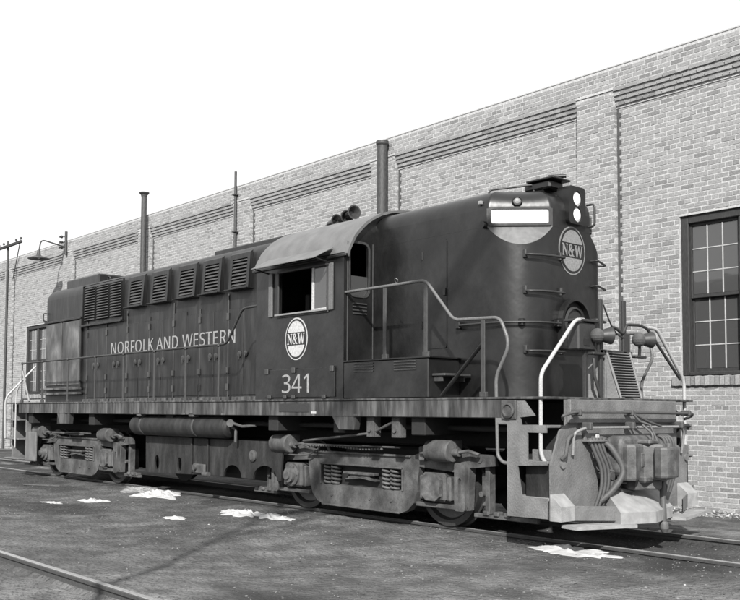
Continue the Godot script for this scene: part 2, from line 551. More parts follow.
func shop_building() -> void:
	building = grp("brick_building", self)
	tag(building, "long brick shop building with corbelled panels behind the locomotive", "building")
	var x0 := -32.0; var x1 := 13.0
	# mortar backing, with the window openings left free
	var m := mb()
	m.bx(x0, wins[1][0], -0.4, TOP, ZW - 0.34, ZW - 0.007, 0)
	m.bx(wins[1][1], wins[0][0], -0.4, TOP, ZW - 0.34, ZW - 0.007, 0)
	m.bx(wins[0][1], x1, -0.4, TOP, ZW - 0.34, ZW - 0.007, 0)
	for w in wins:
		m.bx(w[0], w[1], -0.4, WY0 - 0.10, ZW - 0.34, ZW - 0.007, 0)
		m.bx(w[0], w[1], WY1, TOP, ZW - 0.34, ZW - 0.007, 0)
	for q in pil: m.bx(q[0] + 0.006, q[1] - 0.006, -0.4, TOP - 0.002, ZW - 0.02, ZW + 0.093, 0)
	m.bx(x0, x1, 7.04, TOP - 0.004, ZW - 0.03, ZW + 0.113, 0)
	for k in 4: m.bx(x0, x1, 6.72 + k * CH + 0.006, 7.05, ZW - 0.025, ZW + 0.012 + k * 0.028, 0)
	put("wall", m, M.mortar, building)
	# back of the building and its roof, so that it is a body
	var b := mb()
	b.bx(x0, x1, -0.3, TOP - 0.3, -16.0, -15.7, 0.02)
	b.bx(x0, x0 + 0.3, -0.3, TOP - 0.3, -15.7, ZW - 0.34, 0.02)
	b.bx(x1 - 0.3, x1, -0.3, TOP - 0.3, -15.7, ZW - 0.34, 0.02)
	put("rear_wall", b, M.interior, building)
	var rf := mb()
	rf.bx(x0, x1, TOP - 0.3, TOP - 0.18, -16.0, ZW - 0.34, 0.01)
	put("roof", rf, M.joint, building)
	var cp := mb()
	cp.bx(x0, x1, TOP, TOP + 0.035, ZW - 0.38, ZW + 0.122, 0.008)
	put("coping", cp, M.coping, building)
	# bricks
	var rng := RandomNumberGenerator.new(); rng.seed = 4242
	var list := []
	var nc := int(ceil((TOP + 0.12) / CH))
	for j in nc:
		var y := -0.12 + j * CH
		if y + CH > TOP + 0.01: break
		var yc := y + CH / 2
		var header := j % 6 == 2
		var segs := []
		if yc > 7.04: segs = [[x0, x1, ZW + 0.12]]
		else:
			var zf := ZW
			if yc > 6.72: zf = ZW + 0.02 + 0.028 * floorf((yc - 6.72) / CH)
			var c := x0
			for q in pil:
				segs.append([c, q[0], zf]); segs.append([q[0], q[1], ZW + 0.10]); c = q[1]
			segs.append([c, x1, zf])
		for sgm in segs:
			var parts := [[sgm[0], sgm[1]]]
			if yc > WY0 - 0.08 and yc < WY1:
				for w in wins:
					if sgm[0] < w[0] and sgm[1] > w[1]: parts = [[sgm[0], w[0]], [w[1], sgm[1]]]
			for pp in parts:
				var pitch := 0.1185 if header else 0.237
				var xx: float = sgm[0] - (pitch / 2 if j % 2 == 0 else 0.0)
				while xx < pp[1] - 0.01:
					var a := maxf(xx, pp[0]); var e := minf(xx + pitch, pp[1])
					if e - a > 0.035: list.append([(a + e) / 2, yc, e - a - 0.011, sgm[2]])
					xx += pitch
	# a few slightly irregular bricks, shared by all
	var shapes := []
	for k in 6:
		var bm := mb()
		var c := []
		for s in 8: c.append(V((0.5 if s & 1 else -0.5) + rng.randf_range(-0.014, 0.014), (0.5 if s & 2 else -0.5) + rng.randf_range(-0.05, 0.05), (0.5 if s & 4 else -0.5) + (rng.randf_range(-0.05, 0.0) if s & 4 else 0.0)))
		# chamfered front: inner front rectangle
		var fr := []
		for s in 4: fr.append(V(c[4 + s].x * 0.975, c[4 + s].y * 0.90, c[4 + s].z))
		for s in 4: c[4 + s].z -= 0.07
		bm.quad(fr[0], fr[1], fr[3], fr[2])
		for e in [[0, 1], [1, 3], [3, 2], [2, 0]]:
			bm.quad(c[4 + e[0]], c[4 + e[1]], fr[e[1]], fr[e[0]])
			bm.quad(c[e[0]], c[e[1]], c[4 + e[1]], c[4 + e[0]])
		shapes.append(bm.mesh())
	for s in shapes: s.surface_set_material(0, M.brick)
	var tones := [0.29, 0.31, 0.33, 0.345, 0.36, 0.38, 0.41, 0.25]
	var tint := []
	for t in tones:
		var tm: StandardMaterial3D = M.brick.duplicate()
		tm.vertex_color_use_as_albedo = false
		tm.albedo_color = Color(t, t, t).linear_to_srgb()
		tint.append(tm)
	# the 300 that show largest: the nearest ones round and under the near window
	var eye := V(14.0, 1.43, 9.36)
	var cand := []
	for i in list.size():
		var q: Array = list[i]
		if q[0] > 5.1 and q[0] < 7.25 and q[1] > 0.0 and q[1] < 4.9 and not (q[0] < 5.75 and q[1] < 1.5): cand.append([q[2] / eye.distance_to(V(q[0], q[1], q[3])), i])
	cand.sort_custom(func(a, b2): return a[0] > b2[0])
	var single := {}
	for k in mini(300, cand.size()): single[cand[k][1]] = true
	var rest := []
	for k in 6: rest.append([])
	for i in list.size():
		var q: Array = list[i]
		var sh := rng.randi() % 6
		var ti := rng.randi() % 8
		if rng.randf() < 0.4: ti = 2 + rng.randi() % 3
		var tr := Transform3D(Basis.from_euler(V(0, rng.randf_range(-0.006, 0.006), rng.randf_range(-0.006, 0.006))) * Basis.from_scale(V(q[2], 0.0675, 0.10)), V(q[0], q[1] + rng.randf_range(-0.0015, 0.0015), q[3] - 0.05 + rng.randf_range(-0.003, 0.0015)))
		if single.has(i):
			var o := put("brick", shapes[sh], tint[ti], building)
			o.transform = tr
		else: rest[sh].append([tr, tones[ti] * rng.randf_range(0.93, 1.07)])
	# all the others, joined into one part
	var all := SurfaceTool.new()
	var vv := PackedVector3Array(); var nn := PackedVector3Array(); var cc := PackedColorArray()
	for k in 6:
		var arr: Array = shapes[k].surface_get_arrays(0)
		var sv: PackedVector3Array = arr[Mesh.ARRAY_VERTEX]; var sn: PackedVector3Array = arr[Mesh.ARRAY_NORMAL]
		for q in rest[k]:
			var t: Transform3D = q[0]
			var ib := t.basis.inverse().transposed()
			var col := Color(q[1], q[1], q[1])
			for i in sv.size():
				vv.append(t * sv[i]); nn.append((ib * sn[i]).normalized()); cc.append(col)
	var aa := []
	aa.resize(Mesh.ARRAY_MAX)
	aa[Mesh.ARRAY_VERTEX] = vv; aa[Mesh.ARRAY_NORMAL] = nn; aa[Mesh.ARRAY_COLOR] = cc
	var am := ArrayMesh.new(); am.add_surface_from_arrays(Mesh.PRIMITIVE_TRIANGLES, aa)
	var bs := put("brickwork", am, M.brick, building)
	bs.set_meta("kind", "stuff")
	print("bricks ", list.size(), " single ", single.size())
	# dark toothed joint beside each pilaster
	for q in pil:
		var jm := mb()
		var y := 0.0
		var k := 0
		while y < 6.7:
			jm.bx(q[1] + 0.002, q[1] + (0.085 if k % 2 == 0 else 0.045), y, y + CH - 0.002, ZW + 0.001, ZW + 0.006, 0)
			y += CH; k += 1
		put("pilaster_joint", jm, M.joint, building)
	for w in wins: shop_window(w[0], w[1], shapes, tint, rng)

func shop_window(xa: float, xb: float, shapes: Array, tint: Array, rng: RandomNumberGenerator) -> void:
	var w := grp("window", building)
	var zf := ZW - 0.05
	var fr := mb()
	fr.bx(xa, xa + 0.13, WY0, WY1, zf - 0.16, zf, 0.01)
	fr.bx(xb - 0.13, xb, WY0, WY1, zf - 0.16, zf, 0.01)
	fr.bx(xa + 0.13, xb - 0.13, WY1 - 0.13, WY1, zf - 0.16, zf + 0.004, 0.01)
	fr.bx(xa + 0.13, xb - 0.13, WY0, WY0 + 0.06, zf - 0.16, zf + 0.03, 0.01)
	var xm := (xa + xb) / 2
	fr.bx(xm - 0.07, xm + 0.07, WY0 + 0.06, WY1 - 0.13, zf - 0.16, zf - 0.004, 0.01)
	put("frame", fr, M.wood_dark, w)
	for side in [[xa + 0.13, xm - 0.07], [xm + 0.07, xb - 0.13]]:
		for row in [[3.30, WY1 - 0.13, zf - 0.06], [WY0 + 0.06, 3.34, zf - 0.11]]:
			var a: float = side[0]; var b: float = side[1]; var c: float = row[0]; var d: float = row[1]; var z: float = row[2]
			var sh := mb()
			sh.bx(a, a + 0.035, c, d, z - 0.035, z, 0.004)
			sh.bx(b - 0.035, b, c, d, z - 0.035, z, 0.004)
			sh.bx(a + 0.035, b - 0.035, c, c + 0.055, z - 0.035, z, 0.004)
			sh.bx(a + 0.035, b - 0.035, d - 0.045, d, z - 0.035, z, 0.004)
			put("sash", sh, M.wood_dark, w)
			var pw := (b - a - 0.07) / 3.0; var ph := (d - c - 0.10) / 3.0
			for i in [1, 2]:
				var mm := mb()
				mm.bx(a + 0.035 + pw * i - 0.009, a + 0.035 + pw * i + 0.009, c + 0.055, d - 0.045, z - 0.026, z - 0.003, 0.003)
				put("muntin", mm, M.muntin, w)
				var m2 := mb()
				m2.bx(a + 0.035, b - 0.035, c + 0.055 + ph * i - 0.009, c + 0.055 + ph * i + 0.009, z - 0.030, z - 0.007, 0.003)
				put("muntin", m2, M.muntin, w)
			for i in 3:
				for k in 3:
					var g := mb()
					g.bx(-pw / 2 + 0.006, pw / 2 - 0.006, -ph / 2 + 0.006, ph / 2 - 0.006, -0.0015, 0.0015, 0)
					var o := put("pane", g, M.glass, w)
					o.position = V(a + 0.035 + pw * (i + 0.5), c + 0.055 + ph * (k + 0.5), z - 0.0165)
					o.rotation = V(rng.randf_range(-0.012, 0.012), rng.randf_range(-0.012, 0.012), 0)
	# sill of bricks on edge
	var n := int((xb - xa + 0.30) / 0.083)
	for i in n:
		var o := put("brick", shapes[i % 6], tint[(i * 5 + 3) % 8], w)
		o.transform = Transform3D(Basis.from_scale(V(0.072, 0.155, 0.20)), V(xa - 0.15 + 0.083 * (i + 0.5), WY0 - 0.088, ZW - 0.048 + 0.0008 * (i % 3)))
	var room := mb()      # sheet-iron stores rack seen dimly through the glass
	for k in 3: room.bx(xa + 0.2, xb - 0.1, 2.2 + 0.8 * k, 2.26 + 0.8 * k, ZW - 2.4, ZW - 1.9, 0.01)
	for k in 3: room.bx(xa + 0.3 + 0.8 * k, xa + 0.36 + 0.8 * k, -0.2, 4.3, ZW - 2.4, ZW - 2.34, 0.01)
	put("rack", room, M.panel, building)

func wall_fittings() -> void:
	# large vent pipe with a flared head beside the hood
	var p := grp("vent_pipe", self)
	tag(p, "tall dark vent pipe with a flared cap rising above the long hood louvres", "pipe", "pipes fixed to the brick wall")
	var m := mb()
	m.cyl(V(-11.45, -0.1, ZW + 0.30), V(-11.45, 8.02, ZW + 0.30), 0.085, 20)
	put("shaft", m, M.pipe, p)
	m = mb()
	m.lathe(V(-11.45, 7.98, ZW + 0.30), Vector3.UP, [Vector2(0.09, 0), Vector2(0.10, 0.05), Vector2(0.15, 0.10), Vector2(0.155, 0.13), Vector2(0, 0.16)], 20)
	put("cap", m, M.pipe, p)
	m = mb()
	for y in [2.0, 5.0]: m.bx(-11.65, -11.25, y, y + 0.06, ZW + 0.09, ZW + 0.48, 0.01)
	put("bracket", m, M.steel, p)
	var d := grp("downpipe", self)
	tag(d, "wide dark downpipe on the brick pilaster behind the cab roof", "pipe", "pipes fixed to the brick wall")
	m = mb()
	m.cyl(V(-0.70, -0.1, ZW + 0.27), V(-0.70, 7.30, ZW + 0.27), 0.115, 20)
	put("shaft", m, M.pipe, d)
	m = mb()
	for y in [1.5, 4.2]: m.bx(-0.87, -0.53, y, y + 0.05, ZW + 0.09, ZW + 0.42, 0.01)
	put("strap", m, M.pipe, d)
	m = mb()
	m.lathe(V(-0.70, 7.26, ZW + 0.27), Vector3.UP, [Vector2(0.12, 0), Vector2(0.14, 0.03), Vector2(0.14, 0.10), Vector2(0.10, 0.10)], 20)
	put("hopper", m, M.pipe, d)
	var c := grp("conduit", self)
	tag(c, "thin dark conduit running up the brick pilaster above the last hood louvre", "pipe", "pipes fixed to the brick wall")
	m = mb()
	m.cyl(V(-6.62, -0.1, ZW + 0.17), V(-6.62, 7.85, ZW + 0.17), 0.035, 12)
	put("shaft", m, M.pipe, c)
	m = mb()
	for y in [1.0, 3.5, 6.2, 7.2]: m.bx(-6.69, -6.55, y, y + 0.03, ZW + 0.10, ZW + 0.235, 0.004)
	put("strap", m, M.pipe, c)
	# gooseneck lamp
	var g := grp("wall_lamp", self)
	tag(g, "gooseneck yard lamp with wide flat shade on the brick pilaster", "lamp")
	m = mb()
	m.cyl(V(-17.42, 6.95, ZW + 0.16), V(-17.42, 7.78, ZW + 0.16), 0.05, 12)
	put("mast", m, M.pipe, g)
	m = mb()
	m.tube(rounded([V(-17.42, 7.22, ZW + 0.16), V(-17.52, 7.40, ZW + 1.02), V(-17.55, 6.95, ZW + 1.08)], 0.16, 6), 0.025, 8)
	put("arm", m, M.pipe, g)
	m = mb()
	m.lathe(V(-17.55, 7.02, ZW + 1.08), V(0, -1, 0), [Vector2(0, 0), Vector2(0.05, 0.0), Vector2(0.07, 0.16), Vector2(0.10, 0.20), Vector2(0.36, 0.28), Vector2(0.37, 0.31), Vector2(0.35, 0.305), Vector2(0.09, 0.225), Vector2(0, 0.22)], 24)
	put("shade", m, M.pipe, g)
	m = mb(); m.ball(V(-17.55, 6.77, ZW + 1.08), 0.055)
	put("bulb", m, M.white, g)
	for k in 3:
		m = mb()
		m.lathe(V(-17.50, 7.22 + 0.19 * k, ZW + 0.16), V(-0.6, 0, 0.8), [Vector2(0.0, 0), Vector2(0.015, 0), Vector2(0.015, 0.08), Vector2(0.05, 0.09), Vector2(0.055, 0.14), Vector2(0.03, 0.16), Vector2(0.045, 0.19), Vector2(0, 0.21)], 12)
		put("insulator", m, M.wood_dark, g)
	# mast with a crossarm on the next pilaster
	var a := grp("wire_mast", self)
	tag(a, "slim mast with a braced crossarm on the farthest brick pilaster", "mast")
	m = mb(); m.cyl(V(-22.98, -0.1, ZW + 0.15), V(-22.98, 8.2, ZW + 0.15), 0.045, 10)
	put("pole", m, M.pipe, a)
	m = mb(); m.box(V(-22.6, 7.95, ZW + 0.24), V(2.5, 0.10, 0.09), 0.01)
	put("crossarm", m, M.wood_dark, a)
	m = mb(); m.tube([V(-21.5, 7.93, ZW + 0.24), V(-22.4, 6.6, ZW + 0.14)], 0.02, 6)
	put("brace", m, M.pipe, a)
	for k in [-23.7, -23.2, -21.9, -21.42]:
		m = mb()
		m.lathe(V(k, 7.99, ZW + 0.24), Vector3.UP, [Vector2(0.015, 0), Vector2(0.015, 0.06), Vector2(0.05, 0.07), Vector2(0.04, 0.13), Vector2(0, 0.15)], 10)
		put("insulator", m, M.wood_dark, a)

# ---------------------------------------------------------------- locomotive
const HZ := 0.94            # half width of the hoods
const DK := 1.604           # deck
const SZ := 1.5             # half width over the sills

func locomotive() -> void:
	loco = grp("diesel_locomotive", self)
	tag(loco, "dark road-switcher diesel locomotive lettered NORFOLK AND WESTERN with number 341", "locomotive")
	underframe()
	long_hood()
	cab()
	short_hood()
	handrails()
	pilot_end()
	rear_end()
	tank()
	truck(4.50)
	truck(-4.50)

func underframe() -> void:
	var u := grp("underframe", loco)
	for s in [-1.0, 1.0]:
		var m := mb()
		m.bx(-6.5, 7.46, 1.37, DK - 0.03, s * 1.44, s * SZ, 0.008)
		m.bx(-6.5, 7.46, 1.37, 1.385, s * 1.30, s * 1.439, 0.004)
		put("side_sill", m, M.sill, u)
	var c := mb()
	c.bx(-7.4, 7.95, 0.98, DK - 0.04, -0.42, 0.42, 0.02)
	for x in [-6.0, -4.5, -3.0, 0.0, 3.0, 4.5, 6.0]: c.bx(x - 0.12, x + 0.12, 1.15, DK - 0.05, -1.42, 1.42, 0.01)
	put("centre_sill", c, M.under, u)
	var d := mb()
	d.bx(-7.35, 8.0, DK - 0.028, DK, -SZ - 0.012, SZ + 0.012, 0.005)
	put("walkway", d, M.sill, u)
	# jacking pads and the small hangers under the sill
	for q in [[4.44, 4.93, 1.20], [-4.45, -3.84, 1.17]]:
		var m := mb()
		m.prism(P([q[0], 1.372, q[0] + 0.14, q[2], q[1] - 0.04, q[2], q[1], 1.372]), 1.40, 1.49)
		put("jacking_pad", m, M.sill, u)
	for q in [5.13, 5.60]:
		var m := mb()
		m.bx(q - 0.07, q + 0.07, 1.11, 1.375, 1.40, 1.425, 0.006)
		m.bx(q - 0.07, q - 0.05, 1.11, 1.375, 1.30, 1.40, 0.004)
		m.bx(q + 0.05, q + 0.07, 1.11, 1.375, 1.30, 1.40, 0.004)
		m.cyl(V(q, 1.2, 1.42), V(q, 1.2, 1.45), 0.03, 10)
		put("hanger", m, M.truck, u)
	var rod := mb()
	rod.tube([V(3.6, 1.02, 1.32), V(4.7, 1.12, 1.36), V(5.13, 1.16, 1.38), V(5.6, 1.33, 1.40)], 0.018, 6)
	put("brake_rod", rod, M.truck, u)
	var pl := mb()
	pl.bx(3.26, 3.96, 1.425, 1.545, SZ, SZ + 0.008, 0.003)
	put("builder_plate", pl, M.rail_paint, u)
	var tg := mb()
	tg.bx(4.0, 4.11, 1.40, 1.435, SZ, SZ + 0.006, 0.002)
	put("sill_tag", tg, M.white, u)
	for x in [-4.0, -1.2, 0.6, 1.8, 4.95]:
		var m := mb()
		m.bx(x - 0.05, x + 0.05, 1.372, 1.40, SZ, SZ + 0.012, 0.003)
		put("sill_clip", m, M.panel, u)
	# pipes and cables hung under the floor, in the gap above the trucks
	for q in [[-1.0, 1.20, 7.2], [0.2, 1.28, 7.2], [1.0, 1.24, 7.2]]:
		var m := mb()
		m.cyl(V(-7.0, q[1], q[0]), V(q[2], q[1], q[0]), 0.035, 8)
		put("pipe", m, M.under, u)

# hood with rounded corners at its end, drawn as strips of its plan outline; sg = +1 towards +x
func hood(parent: Node, xa: float, xe: float, r: float, notch: bool, called: String, m_: Material) -> MeshInstance3D:
	var sg := signf(xe - xa)
	var plan := []          # [round point, straight-cut point, bulge, normal]
	var K := 16
	var push := func(x: float, z: float, cx: float, cz: float, nx: float, nz: float) -> void:
		plan.append([Vector2(x, z), Vector2(cx, cz), Vector2(x, z).distance_to(Vector2(cx, cz)), Vector2(nx, nz).normalized()])
	push.call(xa, HZ, xa, HZ, 0, 1)
	var xc := xe - sg * r
	for k in 9: push.call(lerpf(xa, xc, (k + 1) / 10.0), HZ, lerpf(xa, xc, (k + 1) / 10.0), HZ, 0, 1)
	for k in K + 1:
		var a := PI / 2 * k / K
		var p := Vector2(xc + sg * r * sin(a), HZ - r + r * cos(a))
		# foot of the perpendicular on the chord
		var A := Vector2(xc, HZ); var B := Vector2(xe, HZ - r)
		var t := (p - A).dot(B - A) / (B - A).length_squared()
		var q := A.lerp(B, clampf(t, 0, 1)) if notch else p
		push.call(p.x, p.y, q.x, q.y, sg * sin(a), cos(a))
	for k in 5: push.call(xe, lerpf(HZ - r, -(HZ - r), (k + 1) / 6.0), xe, lerpf(HZ - r, -(HZ - r), (k + 1) / 6.0), sg, 0)
	var half := plan.duplicate()
	for k in range(K, -1, -1):
		var q: Array = half[10 + k]
		push.call(q[0].x, -q[0].y, q[1].x, -q[1].y, q[3].x, -q[3].y)
	for k in range(9, -1, -1): push.call(half[k][0].x, -HZ, half[k][0].x, -HZ, 0, -1)
	var yn := 3.68; var ye := 3.90
	var m := mb()
	var flip := sg > 0
	var seg := func(m: MB, i: int, y0a: float, y1a: float, y0b: float, y1b: float, w: int, w1: int) -> void:
		var A: Array = plan[i]; var B: Array = plan[i + 1]
		var a: Vector2 = A[w]; var b: Vector2 = B[w]; var a1: Vector2 = A[w1]; var b1: Vector2 = B[w1]
		var na := V(A[3].x, 0, A[3].y); var nb := V(B[3].x, 0, B[3].y)
		if w != w1 or w == 1:
			var f := V(b.x - a.x, 0, b.y - a.y).cross(V(a1.x - a.x, y1a - y0a + 0.0001, a1.y - a.y))
			if f.dot(na + nb) < 0: f = -f
			if f.length() < 1e-9: f = na
			na = f.normalized(); nb = na
		var p := V(a.x, y0a, a.y); var q := V(b.x, y0b, b.y); var s := V(b1.x, y1b, b1.y); var t := V(a1.x, y1a, a1.y)
		if flip: m.quadn(q, p, t, s, nb, na, na, nb)
		else: m.quadn(p, q, s, t, na, nb, nb, na)
	for i in plan.size() - 1:
		var ba: float = plan[i][2]; var bb: float = plan[i + 1][2]
		var sa := yn - ba * 1.5 - 0.001; var sb := yn - bb * 1.5 - 0.001
		if not notch: sa = yn; sb = yn
		seg.call(m, i, DK, sa, DK, sb, 0, 0)
		seg.call(m, i, yn, ye, yn, ye, 1, 1)
	# shoulder and crown
	var rows := []
	for k in 9:
		var a := PI / 2 * k / 8
		var line := []
		for q in plan:
			var c: Vector2 = q[1]; var nn: Vector2 = q[3]
			var o := 0.25 * (1 - cos(a))
			var pt := c - nn * o
			if notch and k == 0: pt = c
			line.append(V(pt.x, ye + 0.246 * sin(a), pt.y))
		rows.append(line)
	for k in 5:
		var f := 1.0 - (k + 1) / 5.0
		var line := []
		for j in plan.size():
			var b: Vector3 = rows[8][j]
			line.append(V(b.x, ye + 0.246 + 0.075 * (1 - f * f), b.z * f))
		rows.append(line)
	m.sheet(rows, true, flip)
	var o := put(called, m, m_, parent)
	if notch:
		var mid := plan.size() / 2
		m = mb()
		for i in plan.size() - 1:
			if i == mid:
				put("number_board_shelf", m, M.shelf_glare, o)
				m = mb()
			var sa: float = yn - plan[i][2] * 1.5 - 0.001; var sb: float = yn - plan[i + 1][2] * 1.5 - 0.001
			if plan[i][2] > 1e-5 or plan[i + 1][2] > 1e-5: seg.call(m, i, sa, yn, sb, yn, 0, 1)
		put("number_board_shelf", m, M.shelf_glare, o)
	return o

func slat_panel(parent: Node, x0: float, x1: float, y0: float, y1: float, n: int, zf: float, tilt := 0.0) -> void:
	# n sloping slats between two stiles; zf(y) leans out by tilt towards the bottom
	var bk := mb()
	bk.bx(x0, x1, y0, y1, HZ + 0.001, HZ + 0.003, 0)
	put("dark_backing", bk, M.black, parent)  # flat black sheet painted for the shade between the slats
	var s := mb()
	var h := (y1 - y0) / n
	var w := x1 - x0
	s.xf = Transform3D(Basis(V(0, 0, -1), V(0, 1, 0), V(1, 0, 0)), Vector3.ZERO)
	s.prism(P([-0.024, 0.0, 0.014, h * 0.62, 0.018, h * 0.56, -0.020, -h * 0.10]), -w / 2, w / 2)
	var sm := s.mesh()
	for k in n:
		var o := put("slat", sm, M.slat, parent)
		var y := y0 + h * (k + 0.3)
		# local -x of the prism is +z of the scene after FRONT basis, so lean by position
		o.position = V((x0 + x1) / 2, y, zf + tilt * (1.0 - (y - y0) / (y1 - y0)) - 0.006)

func long_hood() -> void:
	var lh := hood(loco, 2.64, -6.75, 0.42, false, "long_hood", M.paint_streak)
	# low fan housing on the roof and the small roof fittings
	var m := mb()
	m.bx(-5.9, -4.3, 4.05, 4.34, -0.72, 0.72, 0.03)
	put("fan_housing", m, M.paint, lh)
	m = mb()
	m.tube(rounded([V(-3.9, 4.13, 0.7), V(-3.9, 4.22, 0.7), V(-3.8, 4.22, 0.7), V(-3.8, 4.13, 0.7)], 0.04), 0.014, 6)
	put("lifting_eye", m, M.paint, lh)
	for x in [-6.2, -2.9, 2.3]:
		m = mb(); m.bx(x - 0.25, x + 0.25, 4.06, 4.19, 0.30, 0.62, 0.02)
		put("roof_hatch", m, M.paint, lh)
	m = mb(); m.bx(0.2, 2.4, 4.06, 4.235, 0.0, 0.70, 0.02)
	put("exhaust_housing", m, M.paint, lh)
	# three tall louvres in one raised frame
	var rv := grp("radiator_vent", loco)
	m = mb()
	m.prism(rrect(-4.46, -2.66, 3.22, 4.04, 0.01, 1), HZ, HZ + 0.045, [rrect(-4.37, -3.90, 3.30, 3.99, 0.005, 1), rrect(-3.81, -3.30, 3.30, 3.99, 0.005, 1), rrect(-3.20, -2.74, 3.30, 3.99, 0.005, 1)])
	m.bx(-4.48, -2.64, 3.18, 3.22, HZ, HZ + 0.10, 0.004)
	put("frame", m, M.paint_streak, rv)
	for q in [[-4.37, -3.90], [-3.81, -3.30], [-3.20, -2.74]]: slat_panel(rv, q[0], q[1], 3.30, 3.99, 13, HZ + 0.035)
	# five hooded louvres leaning out at the foot
	for q in [[-2.30, -1.84], [-1.40, -0.92], [-0.43, 0.03], [0.40, 0.83], [1.24, 1.67]]:
		var v := grp("louvre", loco)
		var a: float = q[0] - 0.075; var b: float = q[1] + 0.075
		m = mb()
		m.xf = Transform3D(Basis(V(0, 0, 1), V(0, 1, 0), V(-1, 0, 0)), V(b, 0, 0))      # local x -> z, extruded towards -x
		var t := 0.075
		m.prism(P([HZ, 3.42, HZ + 0.095, 3.42, HZ + 0.05, 4.0, HZ, 4.04]), 0, t)
		m.prism(P([HZ, 3.42, HZ + 0.095, 3.42, HZ + 0.05, 4.0, HZ, 4.04]), b - a - t, b - a)
		m.prism(P([HZ, 3.42, HZ + 0.095, 3.42, HZ + 0.092, 3.46, HZ, 3.46]), t, b - a - t)
		m.prism(P([HZ, 3.92, HZ + 0.056, 3.92, HZ + 0.05, 4.0, HZ, 4.04]), t, b - a - t)
		m.xf = Transform3D()
		m.bx(a - 0.03, b + 0.03, 3.405, 3.42, HZ, HZ + 0.165, 0.003)
		put("housing", m, M.paint_streak, v)
		slat_panel(v, q[0], q[1], 3.46, 3.92, 8, HZ + 0.040, 0.036)
	# side doors: pairs between battens
	var x := -4.28
	var k := 0
	var gap := 0.006
	while x < 2.45:
		var w := 0.445
		var top := 3.12 if k % 5 != 3 else 3.19
		if x + w > 2.62: w = 2.60 - x
		m = mb()
		m.bx(x + gap, x + w - gap, 1.70, top, HZ, HZ + 0.012, 0.004)
		put("hood_door", m, M.paint_streak, lh)
		if k % 2 == 0:
			m = mb()
			m.bx(x - 0.014, x + 0.014, 1.66, 3.38 if k % 4 == 0 else 3.2, HZ, HZ + 0.0152, 0.004)
			put("batten", m, M.louvre, lh)
		# latch and hinges
		m = mb()
		var lx := x + (w - 0.09 if k % 2 == 0 else 0.09)
		m.lathe(V(lx, 2.36, HZ + 0.014), V(0, 0, 1), [Vector2(0.055, 0), Vector2(0.055, 0.012), Vector2(0.03, 0.02), Vector2(0, 0.02)], 14)
		m.bx(lx - 0.012, lx + 0.012, 2.27, 2.36, HZ + 0.03, HZ + 0.045, 0.003)
		put("door_latch", m, M.steel, lh)
		for y in [1.78, 2.05, 2.95]:
			m = mb()
			var hx := x + (0.02 if k % 2 == 0 else w - 0.02)
			m.cyl(V(hx, y, HZ + 0.02), V(hx, y + 0.11, HZ + 0.02), 0.014, 8)
			put("hinge", m, M.louvre, lh)
		x += 0.445
		k += 1
	# kick strip along the foot of the hood
	m = mb(); m.bx(-4.45, 2.62, DK, 1.67, HZ, HZ + 0.03, 0.006)
	put("foot_strip", m, M.sill, lh)
	# radiator shutters: two big flat panels above a ledge
	var sh := grp("radiator_shutter", loco)
	for q in [[-6.38, -5.52], [-5.48, -4.60]]:
		m = mb(); m.bx(q[0], q[1], 1.98, 3.36, HZ, HZ + 0.03, 0.01)
		put("panel", m, M.panel, sh)
	m = mb()
	m.bx(-6.42, -4.54, 3.37, 3.42, HZ, HZ + 0.06, 0.008)
	m.bx(-4.58, -4.52, 1.90, 3.37, HZ, HZ + 0.05, 0.008)
	put("frame", m, M.paint_streak, sh)
	for y in [1.90, 1.80]:
		m = mb(); m.bx(-6.40, -4.46, y - 0.03, y + 0.02, HZ, HZ + 0.13, 0.008)
		put("ledge", m, M.panel, sh)
	m = mb()
	m.tube(rounded([V(-6.42, 3.45, HZ), V(-6.42, 3.45, HZ + 0.08), V(-6.42, 3.62, HZ + 0.08), V(-6.42, 3.62, HZ)], 0.03), 0.014, 6)
	put("grab_iron", m, M.rail_paint, sh)
	text("NORFOLK AND WESTERN", "Droid Sans", 500, -3.17, 1.28, 2.552, 2.785, Transform3D(Basis(), V(0, 0, HZ + 0.0145)), M.letter, loco)

func text(s: String, font: String, weight: int, x0: float, x1: float, y0: float, y1: float, at: Transform3D, m_: Material, parent: Node) -> MeshInstance3D:
	var f := SystemFont.new()
	f.font_names = PackedStringArray([font])
	f.font_weight = weight
	var t := TextMesh.new()
	t.text = s; t.font = f; t.font_size = 64; t.pixel_size = 0.01; t.depth = 0.02
	var bb := t.get_aabb()
	var o := MeshInstance3D.new()
	o.name = "lettering"
	o.mesh = t
	o.material_override = m_
	parent.add_child(o, true)
	var sc := V((x1 - x0) / bb.size.x, (y1 - y0) / bb.size.y, 0.15)
	o.transform = at * Transform3D(Basis.from_scale(sc), V(x0 - bb.position.x * sc.x, y0 - bb.position.y * sc.y, 0.0015))
	return o

func herald(parent: Node, at: Transform3D, w: float, h: float, wm: Material) -> void:
	var e := grp("herald", parent)
	e.transform = at
	var m := mb(); m.prism(oval(0, 0, w / 2, h / 2, 48), 0, 0.004)
	put("rim", m, wm, e)
	m = mb(); m.prism(oval(0, 0, w / 2 * 0.93, h / 2 * 0.94, 48), 0.004, 0.007)
	put("field", m, M.paint, e)
	for s in [-1.0, 1.0]:
		var a := asin(0.36)
		m = mb()
		var pts := oval(0, 0, w / 2 * 0.81, h / 2 * 0.85, 24, a, PI - a)
		if s < 0:
			for i in pts.size(): pts[i].y = -pts[i].y
		m.prism(pts, 0.007, 0.010)
		put("segment", m, wm, e)
	text("N&W", "Droid Serif", 700, -w / 2 * 0.78, w / 2 * 0.78, -h * 0.125, h * 0.125, Transform3D(Basis(), V(0, 0, 0.0085)), wm, e)

